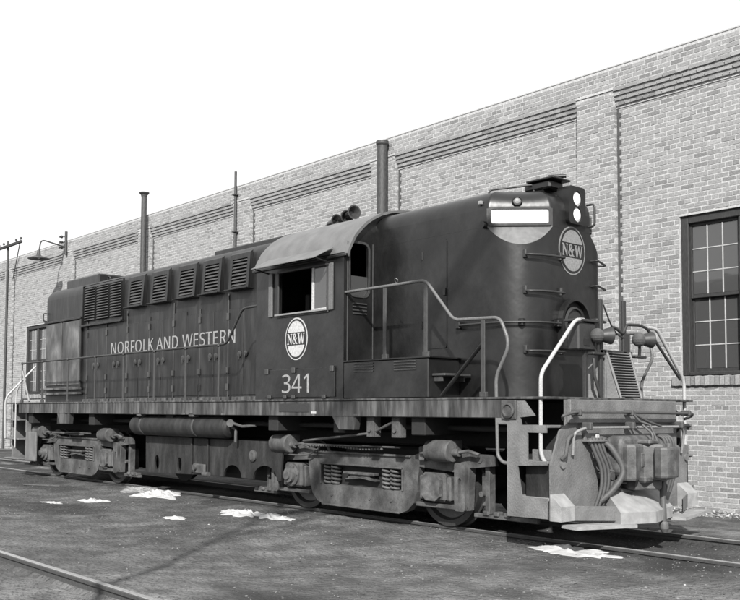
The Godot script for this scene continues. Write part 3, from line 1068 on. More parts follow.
func cab_arch(inset: float) -> PackedVector2Array:
	# half section (z, y) from the eave over the crown
	var p := P([1.50, 3.52, 1.48, 3.60, 1.44, 3.68, 1.37, 3.80, 1.28, 3.90, 1.17, 4.0, 1.04, 4.085, 0.90, 4.155, 0.72, 4.215, 0.50, 4.258, 0.25, 4.285, 0.0, 4.295])
	for i in p.size(): p[i] = Vector2(p[i].x * (1.0 - inset / 1.5), p[i].y - inset)
	return p

func cab() -> void:
	var c := grp("cab", loco)
	var x0 := 2.66; var x1 := 4.68
	var m := mb()
	m.prism(P([x0, DK, x1, DK, x1, 3.56, x0, 3.56]), 1.46, SZ, [rrect(3.24, 4.33, 2.82, 3.42, 0.03, 3)])
	put("side_wall", m, M.paint, c)
	m = mb()
	m.prism(P([x0, DK, x1, DK, x1, 3.56, x0, 3.56]), -SZ, -1.46)
	put("side_wall", m, M.paint, c)
	# end walls follow the roof; the front one has the door window
	var sect := PackedVector2Array()
	var arch := cab_arch(0.03)
	for q in arch: sect.append(Vector2(-q.x, q.y))
	for i in range(arch.size() - 2, -1, -1): sect.append(Vector2(arch[i].x, arch[i].y))
	sect.append(Vector2(1.459, DK)); sect.append(Vector2(-1.459, DK))
	m = mb(); m.xf = Transform3D(FRONT, V(x1 - 0.04, 0, 0))
	m.prism(sect, 0, 0.039, [rrect(-1.395, -1.07, 3.0, 3.70, 0.09, 5)])
	put("front_wall", m, M.paint, c)
	m = mb(); m.xf = Transform3D(FRONT, V(x0 + 0.001, 0, 0))
	m.prism(sect, 0, 0.039)
	put("rear_wall", m, M.paint, c)
	# roof shell
	m = mb()
	var rows := []
	for inset in [0.0, 0.03]:
		var a := cab_arch(inset)
		var line := []
		for q in a: line.append(Vector2(q.x, q.y))
		for i in range(a.size() - 2, -1, -1): line.append(Vector2(-a[i].x, a[i].y))
		rows.append(line)
	var xa := 2.58; var xb := 4.75
	var o1 := []; var o2 := []; var i1 := []; var i2 := []
	for q in rows[0]: o1.append(V(xa, q.y, q.x)); o2.append(V(xb, q.y, q.x))
	for q in rows[1]: i1.append(V(xa, q.y, q.x)); i2.append(V(xb, q.y, q.x))
	m.sheet([o1, o2], true, false)
	m.sheet([i1, i2], true, true)
	m.sheet([i2, o2], false, true)
	m.sheet([i1, o1], false, false)
	put("roof", m, M.roof, c)
	m = mb(); m.bx(xa, xb, 3.50, 3.535, SZ - 0.01, SZ + 0.03, 0.006)
	put("drip_rail", m, M.paint, c)
	# cab floor, seat and stand inside
	m = mb(); m.bx(x0 + 0.05, x1 - 0.05, DK, 1.9, -1.45, 1.45, 0.01)
	put("floor", m, M.black, c)
	m = mb()
	m.bx(3.3, 3.75, 2.45, 2.55, 0.6, 1.1, 0.03); m.bx(3.28, 3.36, 2.55, 3.15, 0.62, 1.08, 0.03); m.cyl(V(3.5, 1.9, 0.85), V(3.5, 2.45, 0.85), 0.05)
	put("seat", m, M.under, c)
	m = mb(); m.bx(3.95, 4.35, 1.9, 3.05, 0.1, 0.75, 0.03)
	put("control_stand", m, M.under, c)
	# side window: sash, pane pushed to the front, wind wings
	var w := grp("side_window", c)
	w.name = "side_window"
	m = mb()
	for q in [[3.20, 4.37, 2.775, 2.82], [3.20, 4.37, 3.42, 3.45], [3.20, 3.24, 2.82, 3.42], [4.33, 4.37, 2.82, 3.42]]: m.bx(q[0], q[1], q[2], q[3], 1.48, SZ + 0.02, 0.004)
	put("window_frame", m, M.rail_paint, c)
	m = mb()
	m.bx(3.98, 4.03, 2.825, 3.42, 1.475, 1.495, 0.004)
	m.bx(3.99, 4.31, 2.825, 2.85, 1.475, 1.494, 0.004)
	put("window_sash", m, M.white, c)
	m = mb(); m.bx(3.18, 4.36, 2.80, 2.826, SZ + 0.021, SZ + 0.05, 0.004)
	put("window_sill", m, M.frame_light, c)
	m = mb(); m.bx(4.03, 4.33, 2.82, 3.42, 1.482, 1.486, 0)
	put("window_pane", m, M.glass, c)
	w.free()
	for q in [[3.0, 3.09], [4.385, 4.47]]:
		m = mb(); m.bx(q[0], q[1], 2.80, 3.44, SZ, SZ + 0.03, 0.006)
		put("wind_wing", m, M.end_rail, c)
	# awning over the window
	m = mb()
	m.quad(V(2.94, 3.66, 1.475), V(2.94, 3.49, 1.80), V(4.42, 3.49, 1.80), V(4.42, 3.66, 1.475))
	m.quad(V(2.94, 3.652, 1.475), V(4.42, 3.652, 1.475), V(4.42, 3.482, 1.80), V(2.94, 3.482, 1.80))
	m.quad(V(2.94, 3.482, 1.80), V(4.42, 3.482, 1.80), V(4.42, 3.49, 1.80), V(2.94, 3.49, 1.80))
	m.quad(V(4.42, 3.652, 1.475), V(4.42, 3.66, 1.475), V(4.42, 3.49, 1.80), V(4.42, 3.482, 1.80))
	m.quad(V(2.94, 3.652, 1.475), V(2.94, 3.482, 1.80), V(2.94, 3.49, 1.80), V(2.94, 3.66, 1.475))
	put("sun_visor", m, M.roof, c)
	for x in [2.99, 4.40]:
		m = mb(); m.tube([V(x, 3.44, 1.50), V(x, 3.487, 1.78)], 0.012, 6)
		put("visor_bracket", m, M.paint, c)
	# front door: frame round its window, outline, louvres
	m = mb(); m.xf = Transform3D(FRONT, V(x1, 0, 0))
	m.prism(rrect(-1.425, -1.04, 2.97, 3.73, 0.11, 5), 0, 0.012, [rrect(-1.395, -1.07, 3.0, 3.70, 0.09, 5)])
	put("door_window_frame", m, M.louvre, c)
	m = mb(); m.xf = Transform3D(FRONT, V(x1 - 0.02, 0, 0))
	m.bx(-1.395, -1.07, 3.0, 3.26, -0.002, 0.002, 0)
	put("door_pane", m, M.glass, c)
	for k in 4:
		m = mb(); m.bx(x1, x1 + 0.015, 2.74 + 0.045 * k, 2.76 + 0.045 * k, 1.10, 1.35, 0.003)
		put("door_louvre", m, M.louvre, c)
	for z in [0.985, 1.44]:
		m = mb(); m.bx(x1, x1 + 0.008, 2.10, 3.72, z - 0.008, z + 0.008, 0.002)
		put("door_edge", m, M.louvre, c)
	# battery box door on the side below
	var bb := grp("battery_box", loco)
	m = mb(); m.bx(2.92, 4.52, 1.63, 2.03, SZ, SZ + 0.018, 0.006)
	put("cover", m, M.paint, bb)
	for x in [2.98, 3.62, 4.47]:
		m = mb(); m.bx(x - 0.04, x + 0.04, 1.97, 2.05, SZ + 0.018, SZ + 0.04, 0.008)
		put("latch", m, M.louvre, bb)
	for x in [3.05, 3.42, 3.62, 4.3]:
		m = mb(); m.bx(x - 0.04, x + 0.04, 1.615, 1.66, SZ + 0.018, SZ + 0.035, 0.006)
		put("hinge", m, M.louvre, bb)
	text("341", "Droid Sans", 500, 3.345, 3.965, 1.695, 1.955, Transform3D(Basis(), V(0, 0, SZ + 0.018)), M.letter, loco)
	herald(loco, Transform3D(Basis(), V(3.65, 2.455, SZ)), 0.515, 0.60, M.white)
	# chime horn behind the roof line
	var h := grp("horn", loco)
	for q in [[2.72, 4.47, 0.0, 0.105], [2.93, 4.50, -0.03, 0.115], [3.14, 4.54, 0.0, 0.115], [2.45, 4.42, -0.1, 0.08]]:
		m = mb()
		m.lathe(V(q[0] - 0.2, q[1], q[2]), V(1, 0, 0.25), [Vector2(0, 0), Vector2(0.04, 0), Vector2(0.05, 0.15), Vector2(0.08, 0.24), Vector2(q[3], 0.30), Vector2(q[3] - 0.02, 0.30), Vector2(0.03, 0.2), Vector2(0, 0.2)], 14)
		put("bell", m, M.steel, h)
	m = mb(); m.bx(2.60, 3.1, 4.25, 4.42, -0.09, 0.03, 0.02)
	put("base", m, M.steel, h)
	m = mb(); m.bx(3.6, 3.9, 4.2, 4.36, -0.5, -0.1, 0.03)
	put("roof_vent", m, M.roof, c)

func short_hood() -> void:
	var sh := hood(loco, 4.66, 7.25, 0.56, true, "short_hood", M.paint)
	var m := mb()
	m.prism(rrect(5.60, 6.03, 2.24, 3.62, 0.03, 3), HZ, HZ + 0.010)
	put("hood_door", m, M.paint, sh)
	m = mb(); m.bx(5.98, 6.02, 2.9, 3.0, HZ + 0.01, HZ + 0.03, 0.006)
	put("door_latch", m, M.louvre, sh)
	for y in [2.5, 3.4]:
		m = mb(); m.cyl(V(5.60, y, HZ + 0.012), V(5.60, y + 0.1, HZ + 0.012), 0.014, 8)
		put("hinge", m, M.paint, sh)
	# raised side box with its step and louvres
	for s in [1.0, -1.0]:
		var bxs := grp("side_box", loco)
		m = mb(); m.bx(4.682, 6.25, DK + 0.001, 2.085, s * HZ, s * SZ, 0.012)
		m.bx(4.682, 6.28, 2.085, 2.105, s * HZ, s * (SZ + 0.01), 0.004)
		put("body", m, M.paint, bxs)
		for q in [[4.90, 5.27], [5.66, 6.04]]:
			for k in 4:
				m = mb()
				var y := 1.945 + 0.034 * k
				m.bx(q[0], q[1], y, y + 0.014, s * SZ, s * (SZ + 0.014), 0.003)
				put("vent_slat", m, M.louvre, bxs)
		m = mb(); m.bx(6.252, 6.47, 1.865, 1.895, s * 0.98, s * 1.44, 0.006)
		for z in [1.02, 1.40]: m.bx(6.252, 6.40, 1.80, 1.864, s * (z - 0.012), s * (z + 0.012), 0.004)
		put("step", m, M.louvre, bxs)
	# number boards on the cut corners
	for s in [1.0, -1.0]:
		var nb := grp("number_board", loco)
		var mid := V(7.25 - 0.28, 3.80, s * (HZ - 0.28))
		var along := V(0.707, 0, -0.707 * s)
		var out := V(0.707, 0, 0.707 * s)
		if s > 0: nb.transform = Transform3D(Basis(along, Vector3.UP, out), mid)
		else: nb.transform = Transform3D(Basis(-along, Vector3.UP, out), mid)
		m = mb()
		m.prism(rrect(-0.375, 0.375, -0.115, 0.115, 0.02, 3), 0, 0.03, [rrect(-0.345, 0.345, -0.088, 0.088, 0.02, 3)])
		put("frame", m, M.paint, nb)
		m = mb(); m.prism(rrect(-0.345, 0.345, -0.088, 0.088, 0.02, 3), 0.004, 0.012)
		put("board", m, M.board, nb)
		# classification lamp above, set in the shoulder of the roof
		m = mb()
		m.lathe(V(-0.03, 0.185, -0.06), V(0, 0, 1), [Vector2(0.065, 0), Vector2(0.065, 0.07), Vector2(0.05, 0.085), Vector2(0.05, 0.07)], 18)
		put("lamp_ring", m, M.paint, nb)
		m = mb()
		m.lathe(V(-0.03, 0.185, 0.005), V(0, 0, 1), [Vector2(0.05, 0), Vector2(0.03, 0.02), Vector2(0, 0.026)], 16)
		put("lamp_lens", m, M.frame_light, nb)
	# twin headlight
	var hl := grp("headlight", loco)
	m = mb(); m.xf = Transform3D(FRONT, V(7.13, 0, 0))
	m.prism(rrect(-0.13, 0.21, 3.75, 4.22, 0.05, 4), 0, 0.18, [oval(0.055, 4.075, 0.098, 0.098, 24), oval(0.055, 3.875, 0.098, 0.098, 24)])
	put("housing", m, M.paint, hl)
	for y in [4.075, 3.875]:
		m = mb()
		m.lathe(V(7.262, y, -0.055), V(1, 0, 0), [Vector2(0.098, 0), Vector2(0.094, 0.02), Vector2(0.06, 0.036), Vector2(0, 0.042)], 24)
		put("lens", m, M.lens, hl)
	m = mb()
	m.tube(rounded([V(7.22, 4.05, -0.36), V(7.34, 4.05, -0.36), V(7.34, 3.77, -0.36), V(7.22, 3.77, -0.36)], 0.05), 0.014, 6)
	put("grab_iron", m, M.rail_paint, sh)
	herald(loco, Transform3D(FRONT, V(7.251, 3.425, 0)), 0.54, 0.60, M.frame_light)
	# roof fittings on the nose
	var rb := grp("roof_bracket", loco)
	m = mb(); m.bx(6.72, 7.12, 4.20, 4.30, -0.02, 0.26, 0.02)
	m.bx(6.78, 7.20, 4.30, 4.325, -0.06, 0.30, 0.006)
	put("base", m, M.paint, rb)
	m = mb(); m.cyl(V(7.05, 4.29, 0.05), V(7.05, 4.40, 0.05), 0.02, 8)
	m.cyl(V(6.98, 4.38, 0.1), V(7.16, 4.38, -0.02), 0.025, 8)
	put("post", m, M.paint, rb)
	m = mb()
	m.tube(rounded([V(6.45, 4.10, 0.62), V(6.45, 4.22, 0.62), V(6.86, 4.28, 0.24), V(6.86, 4.18, 0.24)], 0.05), 0.014, 6)
	put("roof_grab", m, M.rail_paint, sh)
	# grab irons round the near corner, and on the far side
	for y in [3.30, 2.87, 2.16]:
		grab(sh, 6.90, 7.25, y)
	for q in [[3.34, -0.33, -0.80], [3.02, -0.40, -0.80], [2.60, -0.40, -0.78]]:
		m = mb()
		var pa := corner(-0.40); var pb := corner(-0.78)
		m.tube(rounded([V(pa.x, q[0], pa.y), V(pa.x + 0.09, q[0], pa.y - 0.01), V(pb.x + 0.09, q[0], pb.y - 0.06), V(pb.x, q[0], pb.y)], 0.03), 0.014, 6)
		put("grab_iron", m, M.rail_paint, sh)
	# long rail round the near corner at waist height
	m = mb()
	var path := []
	for k in 15:
		var a := PI / 2 * (k / 14.0)
		path.append(V(6.69 + (0.56 + 0.07) * sin(a), 2.50, 0.38 + 0.63 * cos(a)))
	path.append(V(7.32, 2.50, 0.33))
	path.push_front(V(6.30, 2.50, 1.01))
	m.tube(path, 0.014, 6)
	put("corner_rail", m, M.rail_paint, sh)
	for q in [path[0], path[8], path[15]]:
		m = mb(); m.box(q - V(0.03, 0, 0.03), V(0.07, 0.09, 0.07), 0.01)
		put("rail_bracket", m, M.paint, sh)
	m = mb(); m.cyl(V(6.66, 3.70, HZ), V(6.66, 3.70, HZ + 0.06), 0.045, 12)
	put("fitting", m, M.paint, sh)
	m = mb(); m.box(V(6.60, 3.98, HZ + 0.01), V(0.06, 0.05, 0.05), 0.01)
	put("fitting", m, M.frame_light, sh)
	# arched bell recess in the nose
	var bl := grp("bell_recess", loco)
	m = mb(); m.xf = Transform3D(FRONT, V(7.251, 0, 0))
	var arch := PackedVector2Array()
	for p in oval(0, 2.52, 0.30, 0.31, 20, 0, PI): arch.append(p)
	arch.append(Vector2(-0.30, 2.20)); arch.append(Vector2(0.30, 2.20))
	var inner := PackedVector2Array()
	for p in oval(0, 2.52, 0.265, 0.275, 20, 0, PI): inner.append(p)
	inner.append(Vector2(-0.265, 2.235)); inner.append(Vector2(0.265, 2.235))
	m.prism(arch, 0, 0.075, [inner])
	put("surround", m, M.paint, bl)
	m = mb(); m.xf = Transform3D(FRONT, V(7.252, 0, 0)); m.prism(inner, 0, 0.004)
	put("back", m, M.black, bl)
	m = mb()
	m.lathe(V(7.258, 2.53, 0.0), V(1, 0, 0), [Vector2(0.20, 0), Vector2(0.20, 0.03), Vector2(0.17, 0.045), Vector2(0.165, 0.02), Vector2(0.06, 0.012), Vector2(0.05, 0.05), Vector2(0, 0.055)], 28)
	put("bell", m, M.rail_paint, bl)

func corner(z: float) -> Vector2:      # x, z of the nose outline at z
	var a := absf(z)
	if a < 0.38: return Vector2(7.25, z)
	var c := clampf((a - 0.38) / 0.56, 0, 1)
	return Vector2(6.69 + 0.56 * sqrt(1 - c * c), z)

func grab(sh: Node, _a: float, _b: float, y: float) -> void:
	var m := mb()
	var p := []
	for k in 9:
		var z := lerpf(0.74, 0.25, k / 8.0)
		var q := corner(z)
		var nn := Vector2(1, 0) if z < 0.38 else (q - Vector2(6.69, 0.38)).normalized()
		p.append(V(q.x + nn.x * 0.075, y, q.y + nn.y * 0.075))
	var q0 := corner(0.74); var q1 := corner(0.25)
	p.push_front(V(q0.x - 0.01, y, q0.y - 0.01)); p.append(V(q1.x - 0.01, y, q1.y))
	m.tube(p, 0.015, 6)
	for q in [[q0, 0.74], [q1, 0.25]]: m.box(V(q[0].x + 0.01, y + 0.02, q[0].y + (0.01 if q[1] > 0.4 else 0.0)), V(0.05, 0.10, 0.05), 0.008)
	put("grab_iron", m, M.rail_paint, sh)

func handrails() -> void:
	for s in [1.0, -1.0]:
		var z: float = s * 1.47
		var h := grp("handrail", loco)
		var m := mb()
		m.tube(rounded([V(-6.44, 2.47, z), V(1.82, 2.48, z), V(2.25, 3.0, z), V(2.67, 3.01, z)], 0.10), 0.019, 8)
		put("rail", m, M.rail_paint, h)
		for x in [-6.42, -5.30, -4.02, -2.77, -1.61, -0.46, 0.59, 1.60]:
			m = mb()
			m.bx(x - 0.024, x + 0.024, DK, 2.46, z - 0.008, z + 0.008, 0.003)
			m.bx(x - 0.05, x + 0.05, DK, DK + 0.05, z - 0.03, z + 0.012, 0.005)
			m.box(V(x, 2.47, z), V(0.055, 0.05, 0.05), 0.012)
			put("stanchion", m, M.louvre, h)
		m = mb(); m.tube([V(-6.40, 2.30, z), V(-5.98, DK + 0.02, z)], 0.022, 6)
		put("brace", m, M.frame_light, h)
		var f := grp("handrail", loco)
		m = mb()
		m.tube(rounded([V(4.68, 3.02, z), V(6.18, 3.025, z), V(6.64, 2.51, z), V(7.34, 2.49, z), V(7.45, 2.25, z), V(7.45, 2.13, z), V(7.28, 1.83, z), V(7.32, 0.95, z + s * 0.02), V(7.40, 0.88, z + s * 0.02), V(7.48, 0.88, z)], 0.09), 0.020, 8)
		put("rail", m, M.end_rail, f)
		for q in [[5.45, 2.10, 3.01], [6.18, 2.10, 3.01], [7.09, DK, 2.49]]:
			m = mb()
			m.bx(q[0] - 0.03, q[0] + 0.03, q[1], q[2], z - 0.008, z + 0.008, 0.003)
			m.bx(q[0] - 0.03, q[0] - 0.022, q[1], q[2] - 0.02, z - 0.04, z - 0.008, 0.002)
			m.bx(q[0] - 0.05, q[0] + 0.05, q[1], q[1] + 0.06, z - 0.03, z + 0.012, 0.005)
			put("stanchion", m, M.louvre, f)
		m = mb(); m.tube([V(7.07, 2.22, z - s * 0.02), V(6.42, DK + 0.02, z - s * 0.02)], 0.024, 6)
		put("brace", m, M.paint, f)
		if s > 0:
			m = mb()
			var ring := []
			for k in 13: ring.append(V(5.66 + 0.05 * cos(TAU * k / 12), 3.075 + 0.025 * sin(TAU * k / 12), z + 0.03 * sin(TAU * k / 12 + 1.0)))
			m.tube(ring, 0.006, 5)
			put("wire_loop", m, M.frame_light, f)
		# pale end rails at the corner steps
		var e := grp("end_handrail", loco)
		m = mb()
		var pts := [V(7.88, 2.48, s * 0.66), V(7.9, 2.47, s * 0.84), V(7.9, 1.85, z), V(7.9, 1.0, z + s * 0.005), V(7.93, 0.89, z - s * 0.03), V(7.98, 0.88, s * 1.28)]
		m.tube(rounded(pts, 0.09), 0.022, 8)
		put("rail", m, M.white_pipe, e)
		m = mb(); m.cyl(V(7.98, 0.88, s * 1.27), V(8.04, 0.88, s * 1.27), 0.045, 10)
		put("flange", m, M.pilot, e)

func pilot_end() -> void:
	var p := grp("pilot", loco)
	var XP := 8.02
	var m := mb()
	# end sheet, seen from the front (local x = -z)
	m.xf = Transform3D(FRONT, V(XP - 0.025, 0, 0))
	m.prism(P([-1.46, 0.30, 1.30, 0.30, 1.30, 0.95, 1.06, 1.05, 1.06, DK - 0.03, -1.20, DK - 0.03, -1.20, 1.30, -1.30, 1.24, -1.46, 0.88]), 0, 0.025)
	put("end_sheet", m, M.pilot, p)
	# upper end beam
	m = mb(); m.bx(XP + 0.001, XP + 0.05, 1.32, DK - 0.028, -0.98, 1.18, 0.008)
	put("end_beam", m, M.pilot, p)
	# corner step wells
	for s in [1.0, -1.0]:
		var w := grp("step_well", loco)
		var zo: float = s * SZ
		var zi: float = s * (SZ - 0.02)
		m = mb()
		# outer side frame with the openings between the treads
		m.prism(P([7.46, 0.31, 8.0, 0.32, 8.0, 0.53, 7.66, 0.53, 7.60, 0.86, 7.99, 0.88, 7.99, 0.91, 7.74, 0.915, 7.74, 1.22, 7.99, 1.22, 7.99, 1.30, 7.66, 1.30, 7.64, 1.38, 7.84, 1.40, 7.70, 1.56, 7.46, 1.56]), minf(zo, zi), maxf(zo, zi))
		put("side_frame", m, M.pilot, w)
		for q in [[0.50, 1.02], [0.89, 1.12], [1.27, 1.20]]:
			m = mb(); m.bx(7.50, 7.99, q[0], q[0] + 0.03, s * q[1], s * (SZ - 0.021), 0.005)
			put("tread", m, M.worn if q[0] < 0.6 else M.pilot, w)
			m = mb(); m.bx(7.50, 7.99, q[0] - 0.2 if q[0] < 0.6 else q[0] - 0.36, q[0], s * q[1], s * (q[1] + 0.02), 0.004)
			put("riser", m, M.under if q[0] > 0.6 else M.pilot, w)
		m = mb(); m.bx(7.62, 7.99, 0.53, 0.88, s * 1.36, s * 1.38, 0.004)
		put("step_panel", m, M.tank, w)
		m = mb(); m.bx(7.74, 7.99, 0.92, 1.04, s * 1.40, s * 1.42, 0.004)
		put("step_panel", m, M.pilot, w)
		m = mb(); m.bx(7.462, 7.50, 0.4, 1.56, s * 0.9, s * (SZ - 0.021), 0.004)
		put("back_plate", m, M.under, w)
		m = mb(); m.bx(7.30, 7.459, 1.30, 1.56, s * 1.40, s * (SZ - 0.004), 0.01)
		put("gusset", m, M.pilot, w)
		# round sand-box cap beside the steps
		m = mb()
		m.bx(7.39, 7.60, 1.36, 1.565, s * SZ, s * (SZ + 0.02), 0.015)
		m.lathe(V(7.50, 1.455, s * (SZ + 0.02)), V(0, 0, s), [Vector2(0.085, 0), Vector2(0.085, 0.02), Vector2(0.065, 0.03), Vector2(0.055, 0.012), Vector2(0, 0.012)], 20)
		put("sand_cap", m, M.truck, w)
	# foot of the pilot: outer wedges, lips with pockets behind, and the middle plough
	for s in [1.0, -1.0]:
		var ze := 1.48 if s > 0 else 1.30
		m = mb()
		m.xf = Transform3D(Basis(V(1, 0, 0), V(0, 1, 0), V(0, 0, 1)), Vector3.ZERO)
		var z0: float = s * (ze - 0.24); var z1: float = s * ze
		m.prism(P([XP + 0.001, 0.30, XP + 0.14, 0.30, XP + 0.14, 0.455, XP + 0.001, 0.575]), minf(z0, z1), maxf(z0, z1))
		put("wedge", m, M.worn, p)
		m = mb()
		var a := V(XP + 0.138, 0.30, s * (ze - 0.241)); var b := V(XP + 0.30, 0.27, s * 0.66)
		var out := V(0.012, 0, 0)
		var up := V(0, 0.155, 0)
		if s > 0:
			m.quad(a, b, b + up, a + up); m.quad(b - out, a - out, a + up - out, b + up - out); m.quad(a + up, b + up, b + up - out, a + up - out); m.quad(a - out, b - out, b, a)
		else:
			m.quad(b, a, a + up, b + up); m.quad(a - out, b - out, b + up - out, a + up - out); m.quad(b + up, a + up, a + up - out, b + up - out); m.quad(b - out, a - out, a, b)
		put("lip", m, M.pilot, p)
		# footboard
		m = mb()
		var fa := V(XP + 0.18, 0.265, s * (ze - 0.06)); var fb := V(XP + 0.36, 0.245, s * (0.58 if s > 0 else 0.36))
		var dv := (fb - fa).normalized(); var wd := V(dv.z, 0, -dv.x) * (1.0 if s < 0 else -1.0)
		if wd.x < 0: wd = -wd
		var f0 := fa - wd * 0.10; var f1 := fb - wd * 0.10; var f2 := fb + wd * 0.13; var f3 := fa + wd * 0.13
		var th := V(0, -0.035, 0)
		var qs := [[f0, f1, f2, f3], [f0 + th, f3 + th, f2 + th, f1 + th], [f3, f2, f2 + th, f3 + th], [f1, f0, f0 + th, f1 + th], [f0, f3, f3 + th, f0 + th], [f2, f1, f1 + th, f2 + th]]
		for q in qs:
			if s > 0: m.quad(q[0], q[1], q[2], q[3])
			else: m.quad(q[3], q[2], q[1], q[0])
		put("footboard", m, M.worn, p)
	m = mb()     # middle plough: sloped sheet over a vertical nose
	var tl := V(XP + 0.002, 0.64, 0.56); var tr := V(XP + 0.002, 0.64, -0.42)
	var ml := V(8.40, 0.37, 0.76); var mr := V(8.36, 0.37, -0.36); var mc := V(8.50, 0.355, 0.22)
	var tc := V(XP + 0.002, 0.64, 0.10)
	var dn := V(0, -0.125, 0)
	m.quad(tl, ml, mc, tc); m.quad(tc, mc, mr, tr)
	m.quad(ml, ml + dn, mc + dn, mc); m.quad(mc, mc + dn, mr + dn, mr)
	var bl := V(XP + 0.002, 0.25, 0.56); var br := V(XP + 0.002, 0.25, -0.42)
	m.tri(tl, bl, ml); m.tri(bl, ml + dn, ml); m.tri(tr, mr, br); m.tri(mr, mr + dn, br)
	m.quad(bl, br, mr + dn, mc + dn); m.tri(bl, mc + dn, ml + dn)
	put("plough", m, M.worn, p)
	# coupler
	var c := grp("coupler", loco)
	var cx := Transform3D(Basis(V(1, 0, 0), V(0, 0, -1), V(0, 1, 0)), V(-0.10, 0, 0.14))     # local y -> -z, extruded upwards
	m = mb()
	m.xf = Transform3D(FRONT, V(XP + 0.05, 0, 0))
	m.prismb(rrect(-0.56, 0.26, 0.72, 1.18, 0.10, 4), 0.0, 0.22, 0.04)
	put("pocket", m, M.cast, c)
	m = mb(); m.bx(XP + 0.15, 8.36, 0.80, 1.02, -0.02, 0.30, 0.04)
	put("shank", m, M.cast, c)
	m = mb(); m.xf = cx
	m.prismb(P([8.22, -0.24, 8.30, -0.37, 8.44, -0.40, 8.53, -0.36, 8.50, -0.25, 8.45, -0.17, 8.45, -0.08, 8.54, -0.02, 8.62, 0.04, 8.64, 0.18, 8.56, 0.24, 8.36, 0.22, 8.22, 0.12]), 0.69, 1.09, 0.03)
	put("head", m, M.cast, c)
	m = mb(); m.xf = cx
	m.prismb(P([8.46, -0.05, 8.54, -0.01, 8.60, -0.10, 8.69, -0.13, 8.75, -0.09, 8.77, 0.06, 8.73, 0.18, 8.64, 0.22, 8.54, 0.10]), 0.72, 1.06, 0.025)
	put("knuckle", m, M.cast, c)
	m = mb(); m.xf = cx
	m.prismb(P([8.24, -0.16, 8.42, -0.20, 8.46, -0.02, 8.56, 0.08, 8.52, 0.17, 8.26, 0.10]), 0.58, 0.685, 0.02)
	put("lock_housing", m, M.cast, c)
	m = mb(); m.bx(8.20, 8.44, 1.085, 1.14, 0.04, 0.24, 0.02)
	m.tube(rounded([V(8.40, 1.08, 0.12), V(8.40, 1.20, 0.10), V(8.28, 1.30, 0.12)], 0.05), 0.014, 6)
	put("lifter", m, M.cast, c)
	m = mb(); m.cyl(V(8.55, 0.70, 0.04), V(8.55, 1.10, 0.04), 0.03, 12, 0.008)
	put("pin", m, M.cast, c)
	m = mb(); m.bx(8.12, 8.42, 0.66, 0.74, -0.18, 0.30, 0.02)
	m.tube([V(8.2, 0.7, 0.34), V(8.24, 0.95, 0.36), V(8.2, 1.1, 0.34)], 0.02, 6)
	put("carrier", m, M.cast, c)
	# uncoupling lever and the bar below it
	var u := grp("uncoupling_lever", loco)
	m = mb()
	m.tube(rounded([V(8.06, 1.36, 1.30), V(8.14, 1.40, 1.42), V(8.16, 1.44, 1.22), V(8.16, 1.44, 0.2), V(8.16, 1.43, -1.20), V(8.1, 1.40, -1.30), V(8.06, 1.36, -1.18)], 0.05), 0.017, 8)
	put("lever", m, M.rubber, u)
	m = mb()
	m.tube(rounded([V(8.05, 0.98, 1.12), V(8.07, 1.22, 1.12), V(8.12, 1.27, 0.98), V(8.12, 1.27, -1.0), V(8.10, 1.2, -1.10), V(8.05, 0.95, -1.12)], 0.06), 0.017, 8)
	put("bar", m, M.frame_light, u)
	m = mb()
	for z in [0.95, 0.12, -0.95]: m.bx(XP + 0.045, 8.18, 1.25, 1.33, z - 0.03, z + 0.03, 0.01)
	for z in [1.15, 0.15, -1.1]: m.bx(XP + 0.045, 8.19, 1.40, 1.47, z - 0.025, z + 0.025, 0.01)
	m.tube([V(8.16, 1.44, 0.15), V(8.22, 1.34, 0.08), V(8.3, 1.30, 0.0), V(8.4, 1.1, 0.0)], 0.014, 6)
	m.tube([V(8.16, 1.42, 0.10), V(8.2, 1.33, -0.15), V(8.2, 1.28, -0.4)], 0.014, 6)
	put("bracket", m, M.rubber, u)
	# brake and control hoses on the near side
	var hs := grp("hose_rack", loco)
	m = mb(); m.bx(XP + 0.001, XP + 0.12, 1.115, 1.135, 0.60, 0.92, 0.005)
	m.bx(XP + 0.001, XP + 0.03, 1.135, 1.21, 0.62, 0.90, 0.005)
	put("bracket", m, M.pilot, hs)
	m = mb(); m.bx(XP + 0.03, XP + 0.06, 1.15, 1.195, 0.66, 0.72, 0.008)
	put("tag", m, M.white, hs)
	for k in 4:
		var z := 0.86 - 0.065 * k
		m = mb()
		m.tube(smoothpath([V(XP + 0.07, 1.13, z), V(XP + 0.10, 1.02, z - 0.03), V(XP + 0.14, 0.82, z - 0.10), V(XP + 0.14, 0.62, z - 0.10), V(XP + 0.10, 0.42, z - 0.05)]), 0.019, 8)
		put("hose", m, M.rubber, hs)
		m = mb(); m.cyl(V(XP + 0.07, 1.09, z), V(XP + 0.07, 1.16, z), 0.026, 8)
		put("fitting", m, M.cast, hs)
	var ah := grp("air_hose", loco)
	m = mb()
	m.tube(smoothpath([V(XP + 0.05, 1.12, 0.60), V(XP + 0.16, 1.04, 0.58), V(XP + 0.26, 0.80, 0.52), V(XP + 0.20, 0.60, 0.62), V(XP + 0.10, 0.47, 0.72)]), 0.036, 10)
	put("hose", m, M.rubber, ah)
	m = mb(); m.cyl(V(XP + 0.02, 1.13, 0.60), V(XP + 0.10, 1.11, 0.60), 0.05, 12)
	put("cock", m, M.cast, ah)
	var ar := grp("air_hose", loco)
	m = mb()
	m.tube(smoothpath([V(XP + 0.05, 1.12, -0.42), V(8.22, 1.08, -0.36), V(8.32, 0.85, -0.28), V(8.38, 0.6, -0.12), V(8.42, 0.35, -0.06), V(8.43, 0.20, -0.05)]), 0.034, 10)
	put("hose", m, M.rubber, ar)
